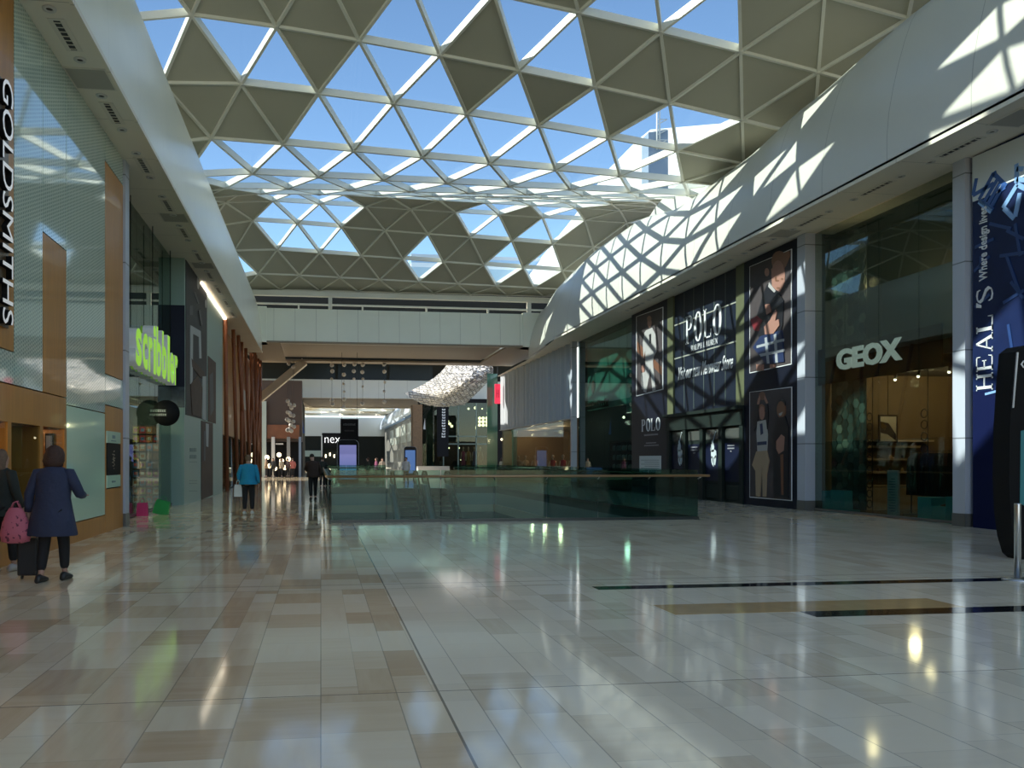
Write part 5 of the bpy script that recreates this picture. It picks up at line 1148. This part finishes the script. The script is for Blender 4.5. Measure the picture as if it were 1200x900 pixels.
scr = mat('screen_blue', (.05, .06, .15), .2, emit=(.20, .24, .62), es=.36); N = NB(scr); bb = scr.node_tree.nodes['Principled BSDF']; p_, v_ = N.pos()
scr.node_tree.links.new(N.ramp(N.m('DIVIDE', p_[2], 3.0), [(0, (.05, .22, .42)), (.33, (.06, .25, .5)), (.36, (.16, .2, .55)), (.62, (.24, .25, .66)), (.65, (.16, .17, .5)), (1, (.2, .2, .58))]), bb.inputs['Emission Color'])
kiosk('tall digital kiosk with a glowing violet blue screen behind the void', 395.5, 420, 515.5, 50, scr)
kiosk('smaller digital kiosk with a blue screen farther right beyond the void', 473.5, 488, 523.5, 74, mat('screen_blue_far', (.03, .05, .12), .2, emit=(.08, .2, .5), es=.35))
t = empty('hanging_banner', onY(399, 529, 58), 'black hanging banner with faint red mark above the violet screened kiosk', 'banner')
A, B_ = onY(399, 520, 58), onY(420, 491, 58); t.location = A; w_, h = B_.x-A.x, B_.z-A.z
MB().box(0, w_, 0, .05, 0, h).build('cloth', black, t)
blocks('lettering', mat('dim_letter', (.1, .1, .1), .5), (.2, -.005, h*.74), (1, 0, 0), (0, 0, 1), w_-.4, .14, 11, .004, t); blocks('lettering', mat('dimmer_letter', (.04, .04, .04), .5), (.3, -.005, h*.5), (1, 0, 0), (0, 0, 1), w_-.6, .1, 12, .004, t, 5)
MB().box(w_*.35, w_*.7, -.006, 0, .05, .2).build('red_mark', mat('mark_red', (.3, .02, .03), .5), t)
for x_ in (.1, w_-.1): MB().tube([(x_, .02, h), (x_, .02, 9.31-A.z)], .012, 5).build('cable', ringm, t)
o = box('information_desk', mat('desk_white', (.55, .55, .55), .4), onY(490, 548, 66).x, onY(527, 548, 66).x, 66, 67.2, 0, 1.05); tag(o, 'long white counter beyond the escalators', 'counter')
# directory and barrier post at the right edge
dz = 12.3
prof = [(1199, 405), (1190, 412), (1186.5, 450), (1183.5, 500), (1182.5, 560), (1184, 600), (1188, 630), (1194, 650), (1203, 658)]
Yd = onZ(1196, 656).y
P = [onY(x, y, Yd) for x, y in prof]; P += [Vector((P[0].x+1.5, Yd, P[-1].z)), Vector((P[0].x+1.5, Yd, P[0].z))]
base = Vector((P[0].x, Yd, 0)); t = empty('directory_totem', base, 'tall black curved directory totem cut by the right edge', 'totem')
MB().prism([p-base for p in P], (0, .3, 0)).build('body', black, t)
MB().prism([p-base for p in (onY(1191, 413, Yd), onY(1192.5, 413, Yd), onY(1187, 478, Yd), onY(1186, 478, Yd))], (0, -.02, 0)).build('white_edge', whitep, t)  # thin white strip down the upper left edge
MB().prism([p-base for p in (onY(1196, 505, Yd), onY(1215, 500, Yd), onY(1215, 600, Yd), onY(1195, 590, Yd))], (0, -.01, 0)).build('map_panel', mat('map_teal', (.02, .09, .10), .3, emit=(.02, .10, .12), es=.3), t)
b = MB(); q = onY(1198.5, 427, Yd)-base; b.prism([q+Vector((0, -.01, .06)), q+Vector((-.05, -.01, 0)), q+Vector((0, -.01, -.06)), q+Vector((.01, -.01, -.04)), q+Vector((-.02, -.01, 0)), q+Vector((.01, -.01, .04))], (0, -.005, 0)); b.build('arrow', whitep, t)
B0 = onZ(1190, 680); t = empty('barrier_post', B0, 'brushed steel barrier post on a round base by the black totem', 'barrier post')
hp_ = onY(1194, 590, B0.y).z
MB().lathe([(.001, hp_), (.036, hp_), (.038, hp_-.01), (.038, .03), (.001, .03)], (.03, 0, 0), 20).build('post', steel, t)
MB().lathe([(.001, .0), (.17, 0), (.17, .012), (.06, .03), (.001, .03)], (.03, 0, 0), 28).build('base', steel, t)

# ================================================================ PEOPLE
def skin_mesh(name, m, V, E, R, parent=None, sub=1, root=0):
    me = bpy.data.meshes.new('s'); me.from_pydata([tuple(v) for v in V], E, []); o = bpy.data.objects.new('s', me); col.objects.link(o)
    o.modifiers.new('skin', 'SKIN'); sk = me.skin_vertices[0].data if me.skin_vertices else None
    if sk is None:
        bpy.context.view_layer.objects.active = o
    for i, r_ in enumerate(R): me.skin_vertices[0].data[i].radius = r_ if isinstance(r_, tuple) else (r_, r_); me.skin_vertices[0].data[i].use_root = (i == root)
    s = o.modifiers.new('sub', 'SUBSURF'); s.levels = s.render_levels = sub
    dg = bpy.context.evaluated_depsgraph_get(); dg.update(); out = bpy.data.meshes.new_from_object(o.evaluated_get(dg)); bpy.data.objects.remove(o)
    out.materials.clear(); out.materials.append(m); out.name = name
    for p in out.polygons: p.use_smooth = True; p.material_index = 0
    ob = bpy.data.objects.new(name, out); col.objects.link(ob)
    if parent: ob.parent = parent
    return ob
def person(label, loc, rz=0, s=1.0, hem=.62, top=(.1, .15, .3), legs_c=(.01, .01, .012), hair_c=(.06, .03, .02), hair='bob', shoe_c_=(.02, .02, .02), stride=.16, armL=None, armR=None, lean=0, coat_w=1.0, sleeve=True, fingers=True, skin_c=(.45, .27, .2), flare=1.0, head_tilt=0, top_name='jacket'):
    "figure facing +Y, feet at the origin"
    t = empty('person', loc, label, 'person', rz=rz); sk = mat('skin_%d' % int(skin_c[0]*100), skin_c, .5)
    L = lambda z: lean*max(0, z-.9)
    hipz = .88
    armL = armL or [(-.26, .0, 1.12), (-.27, .10, .88)]; armR = armR or [(.26, .0, 1.12), (.27, .10, .88)]
    V = [(0, 0, .92), (0, L(1.1), 1.12), (0, L(1.3), 1.30), (0, L(1.42), 1.43), (0, L(1.5)+.01+head_tilt*.3, 1.50), (0, L(1.6)+.02+head_tilt, 1.585), (0, L(1.6)+.02+head_tilt*1.3, 1.65)]
    R = [(.14, .10), (.12, .09), (.14, .09), (.055, .055), (.065, .075), (.076, .092), (.05, .06)]; E = [(i, i+1) for i in range(6)]
    def add(v, r, p): V.append(v); R.append(r); E.append((p, len(V)-1)); return len(V)-1
    hy = L(1.6)+.02+head_tilt
    n_ = add((0, hy+.10, 1.575), .014, 5)                       # nose
    for s_ in (-1, 1): add((s_*.082, hy, 1.58), .014, 5)       # ears
    feet = []
    for s_, arm in ((-1, armL), (1, armR)):
        sh = add((s_*.17, L(1.38), 1.38), .055, 2); el = add((arm[0][0], arm[0][1]+L(1.2), arm[0][2]), .042, sh); wr = add((arm[1][0], arm[1][1]+L(1.2), arm[1][2]), .028, el)
        d = (Vector(V[wr])-Vector(V[el])).normalized(); w0 = Vector(V[wr]); pm_ = add(tuple(w0+d*.05), (.034, .018), wr)
        ac = Vector((0, 1, 0)) if abs(d.z) > .7 else Vector((1, 0, 0)); ac = (ac-d*ac.dot(d)).normalized()
        if fingers:
            for f_, (o1, ln) in enumerate(((-.027, .060), (-.009, .072), (.009, .075), (.027, .066))):
                k1 = add(tuple(w0+d*.085+ac*o1), .0095, pm_); k2 = add(tuple(w0+d*(.085+ln*.55)+ac*o1*1.15-Vector((s_*.012, 0, 0))), .0085, k1); add(tuple(w0+d*(.085+ln)+ac*o1*1.1-Vector((s_*.035, 0, 0))), .007, k2)
            th_ = add(tuple(w0+d*.03+ac*.04), .011, pm_); add(tuple(w0+d*.065+ac*.062), .009, th_)
        fy = s_*stride; hp = add((s_*.085, 0, hipz), .085, 0); kn = add((s_*.09, fy*.45+.04, .49), .058, hp); an = add((s_*.09, fy, .09), .036, kn); add((s_*.10, fy+.10, .04), (.035, .025), an); feet.append((s_*.095, fy))
    skin_mesh('body', sk, V, E, R, t)
    # trousers
    tv = [(0, 0, .93)]; tr = [(.15, .115)]; te = []
    for s_ in (-1, 1):
        fy = s_*stride; i0 = len(tv); tv += [(s_*.09, 0, .84), (s_*.095, fy*.45+.04, .50), (s_*.092, fy*.95, .13)]; tr += [(.10, .11), (.078, .082), (.058, .062)]; te += [(0, i0), (i0, i0+1), (i0+1, i0+2)]
    skin_mesh('trousers', mat('trouser_%d_%d' % (legs_c[0]*1000, legs_c[2]*1000), legs_c, .8), tv, te, tr, t)
    for (x, y) in feet:
        b = MB(); rows = [[(x+w_*math.cos(a), y+yy, max(0, h_/2+h_/2*math.sin(a))) for a in [2*math.pi*k/10 for k in range(10)]] for yy, w_, h_ in ((-.09, .032, .07), (-.06, .042, .11), (0, .044, .11), (.07, .047, .08), (.13, .045, .06), (.17, .025, .04))]
        b.grid(rows, close=True); b.f += [list(range(10))[::-1], [50+k for k in range(10)]]; b.m += [0, 0]; b.smooth += [True, True]
        b.build('shoe', mat('footwear_%d' % int(shoe_c_[0]*100), shoe_c_, .5), t)
    # top: one lofted garment with sleeves
    b = MB(); w = coat_w; rows = []
    for z, rx, ry in ((hem, .23*flare, .17*flare), (hem+.02, .235*flare, .175*flare), (.85 if hem < .8 else hem+.08, .21*(1+flare)/2, .155), (1.05, .185, .135), (1.25, .19, .13), (1.36, .195, .11), (1.42, .13, .09), (1.45, .075, .07)):
        rows.append([(rx*w*math.cos(a)*(1+.03*math.sin(5*a+z*4)), ry*w*math.sin(a)*(1+.03*math.cos(4*a))+L(z), z) for a in [2*math.pi*k/20 for k in range(20)]])
    b.grid(rows, close=True)
    for s_, arm in ((-1, armL), (1, armR)):
        sh = Vector((s_*.165*w, L(1.38), 1.37)); el = Vector((arm[0][0], arm[0][1]+L(1.2), arm[0][2])); wr = Vector((arm[1][0], arm[1][1]+L(1.2), arm[1][2]))
        pts_ = [sh+Vector((-s_*.06, 0, .01)), sh, sh.lerp(el, .5), el]+([el.lerp(wr, .5), el.lerp(wr, .92)] if sleeve else [])
        b.tube(pts_, [.05, .075, .07, .062]+([.055, .05] if sleeve else []), 10)
    b.build(top_name, mat('garment_top_%d_%d_%d' % tuple(int(x*100) for x in top), top, .85, var=.15, vscale=8, bump=.9, bscale=9), t)
    hm = mat('hair_%d' % int(hair_c[0]*100), hair_c, .7, var=.4, vscale=30, bump=.6, bscale=60)
    b = MB(); c = (0, hy-.012, 1.605)
    if hair == 'bob': prof = ((1.42, .07, .05), (1.46, .115, .09), (1.52, .135, .11), (1.60, .128, .115), (1.67, .10, .10), (1.715, .05, .05), (1.725, .005, .005))
    elif hair == 'long': prof = ((1.22, .05, .02), (1.3, .085, .04), (1.42, .10, .06), (1.52, .105, .10), (1.60, .10, .112), (1.67, .085, .095), (1.705, .045, .05), (1.715, .005, .005))
    else: prof = ((1.53, .06, .05), (1.56, .083, .085), (1.62, .088, .104), (1.67, .075, .09), (1.70, .04, .05), (1.71, .005, .005))
    b.grid([[(rx*math.cos(a)*(1+.05*math.sin(7*a+z*30)), c[1]-.012-(.03 if z < 1.55 else 0)+ry*math.sin(a)*(.55 if math.sin(a) > 0 else 1.0)*(1+.04*math.sin(6*a)), z) for a in [2*math.pi*k/22 for k in range(22)]] for z, rx, ry in prof], close=True)
    b.build('hair', hm, t); t.scale = (s, s, s); return t
A = onZ(62, 681); w1 = person('woman with brown bobbed hair in a long loose denim blue jacket walking away', A, rz=-.15, s=.985, hem=.58, top=(.028, .036, .075), coat_w=1.18, flare=1.12, hair_c=(.055, .025, .015), armR=[(.33, .02, 1.10), (.26, .26, 1.08)], armL=[(-.30, -.02, 1.10), (-.33, .02, .86)], stride=.13, lean=.05, head_tilt=.02)
A2 = onZ(2, 670); w2 = person('person with long fair brown hair in a dark jacket at the left frame edge', A2, rz=-.5, s=.97, hem=.78, top=(.02, .025, .02), hair='long', hair_c=(.16, .10, .06), shoe_c_=(.45, .42, .4), stride=.12, coat_w=1.05)
t = empty('tote_bag', (0, 0, 0), 'pink patterned tote bag carried at the side of the woman in denim blue', 'bag')
T = A+Vector((-.44, .0, 0)); t.location = (T.x, T.y, .48)
b = MB(); rows = [[(wx*math.cos(a), wy*math.sin(a), z) for a in [2*math.pi*k/16 for k in range(16)]] for z, wx, wy in ((0, .09, .05), (.02, .17, .08), (.12, .185, .09), (.25, .16, .075), (.38, .11, .05), (.44, .07, .03))]
b.grid(rows, close=True); pk = mat('pink_print', (.50, .10, .15), .7); N = NB(pk); p_, v_ = N.pos(); pk.node_tree.links.new(N.mix(N.m('GREATER_THAN', N.noise(v_, 22, 2), .62), (.52, .13, .18), (.14, .03, .06)), pk.node_tree.nodes['Principled BSDF'].inputs['Base Color']); b.build('bag_body', pk, t)
for s_ in (-1, 1): MB().tube([(-.05, s_*.02, .43), (-.02, s_*.02, .50), (.02, s_*.02, .52), (.06, s_*.02, .43)], .008, 6).build('handle', pk, t)
t = empty('suitcase', (A.x-.36, A.y+.25, 0), 'small black suitcase standing between the two people at the left', 'suitcase')
MB().box(-.12, .12, -.1, .1, .05, .52).build('shell', mat('suitcase_black', (.012, .012, .014), .5), t, bevel=.02)
for s_ in (-1, 1): MB().tube([(s_*.09-.01, 0, .03), (s_*.09+.01, 0, .03)], .03, 10).build('wheel', rub, t)
MB().tube([(-.06, .08, .52), (-.06, .08, .86), (.06, .08, .86), (.06, .08, .52)], .008, 6).build('handle', rub, t)
A3 = onZ(291, 603); person('woman in a bright turquoise top and black leggings carrying a white bag', A3, rz=-.1, s=.98, hem=.86, top=(.01, .24, .42), hair='short', hair_c=(.16, .09, .05), shoe_c_=(.55, .55, .52), stride=.08, sleeve=True, coat_w=1.12, armL=[(-.27, -.02, 1.14), (-.27, .06, .92)], top_name='tunic')
gb = gift_bag((A3.x-.28, A3.y+.04, .50), 'white', (.62, .64, .62), 'white carrier bag hanging from the hand of the woman in turquoise', .22, .34, d=.08)
A4 = onZ(367, 586); person('man in a dark brown jacket with bowed head standing in the walkway', A4, rz=.2, s=1.04, hem=.84, top=(.035, .018, .012), hair='short', hair_c=(.02, .015, .01), stride=.05, coat_w=1.12, lean=.22, head_tilt=.10, armL=[(-.24, .12, 1.14), (-.12, .34, 1.05)], armR=[(.28, .05, 1.12), (.3, .1, .88)])
far = [((378, 572), (.02, .02, .02), 'dark dressed person just behind the man in brown', 'short'), ((431, 566), (.02, .02, .025), 'person in dark clothes right of the violet screened kiosk', 'short'), ((476, 566), (.6, .6, .6), 'person in a white shirt beside the smaller kiosk', 'short'), ((580.5, 559), (.04, .04, .04), 'first of three people by the green glass screen', 'short'), ((588, 561), (.45, .42, .3), 'person in a cream coat by the green glass screen', 'bob'), ((595, 560), (.015, .015, .02), 'person in black seated height by the pleated wall'.replace('seated height ', ''), 'short'),
       ((312, 559.5), (.3, .2, .12), 'far person in tan at the left of the crowd', 'short'), ((320, 559.5), (.03, .03, .03), 'far person in black beside the tan one', 'long'), ((330, 559.5), (.5, .42, .3), 'far person in cream in the middle of the crowd', 'bob'), ((337, 559.5), (.05, .03, .03), 'far person in dark red brown in the crowd', 'short'), ((343, 559.5), (.4, .12, .1), 'far person in coral at the right of the crowd', 'short'), ((441, 562), (.2, .05, .12), 'far person in plum right of the dark figure', 'long'), ((448, 560), (.3, .25, .2), 'far person in beige right of the plum one', 'short')]
for k, ((px_, py_), c, lab, hr) in enumerate(far):
    person(lab, onZ(px_, py_), rz=k*1.3, s=1.02, hem=.8, top=c, hair=hr, fingers=False, stride=.06+.02*(k % 3))
for k, (px_, py_) in enumerate(((313, 536), (327, 533), (330, 540), (334, 548), (322, 549), (340, 545), (316, 546), (338, 538))):
    o = MB().ball((0, 0, 0), .22, 8).build('globe_lamp', mat('warm_far_glow', (1, .8, .5), .5, emit=(1, .8, .5), es=1.6)); o.location = onY(px_, py_, 74.7); MB().tube([(0, 0, 0), (0, 0, -o.location.z)], .03, 4).build('stand', ringm, o)
    tag(o, '%s warm globe lamp on a stand among the far crowd, from the camera left' % ORD[k].replace('nearest', 'first'), 'light', 'globe lamps in the far crowd')
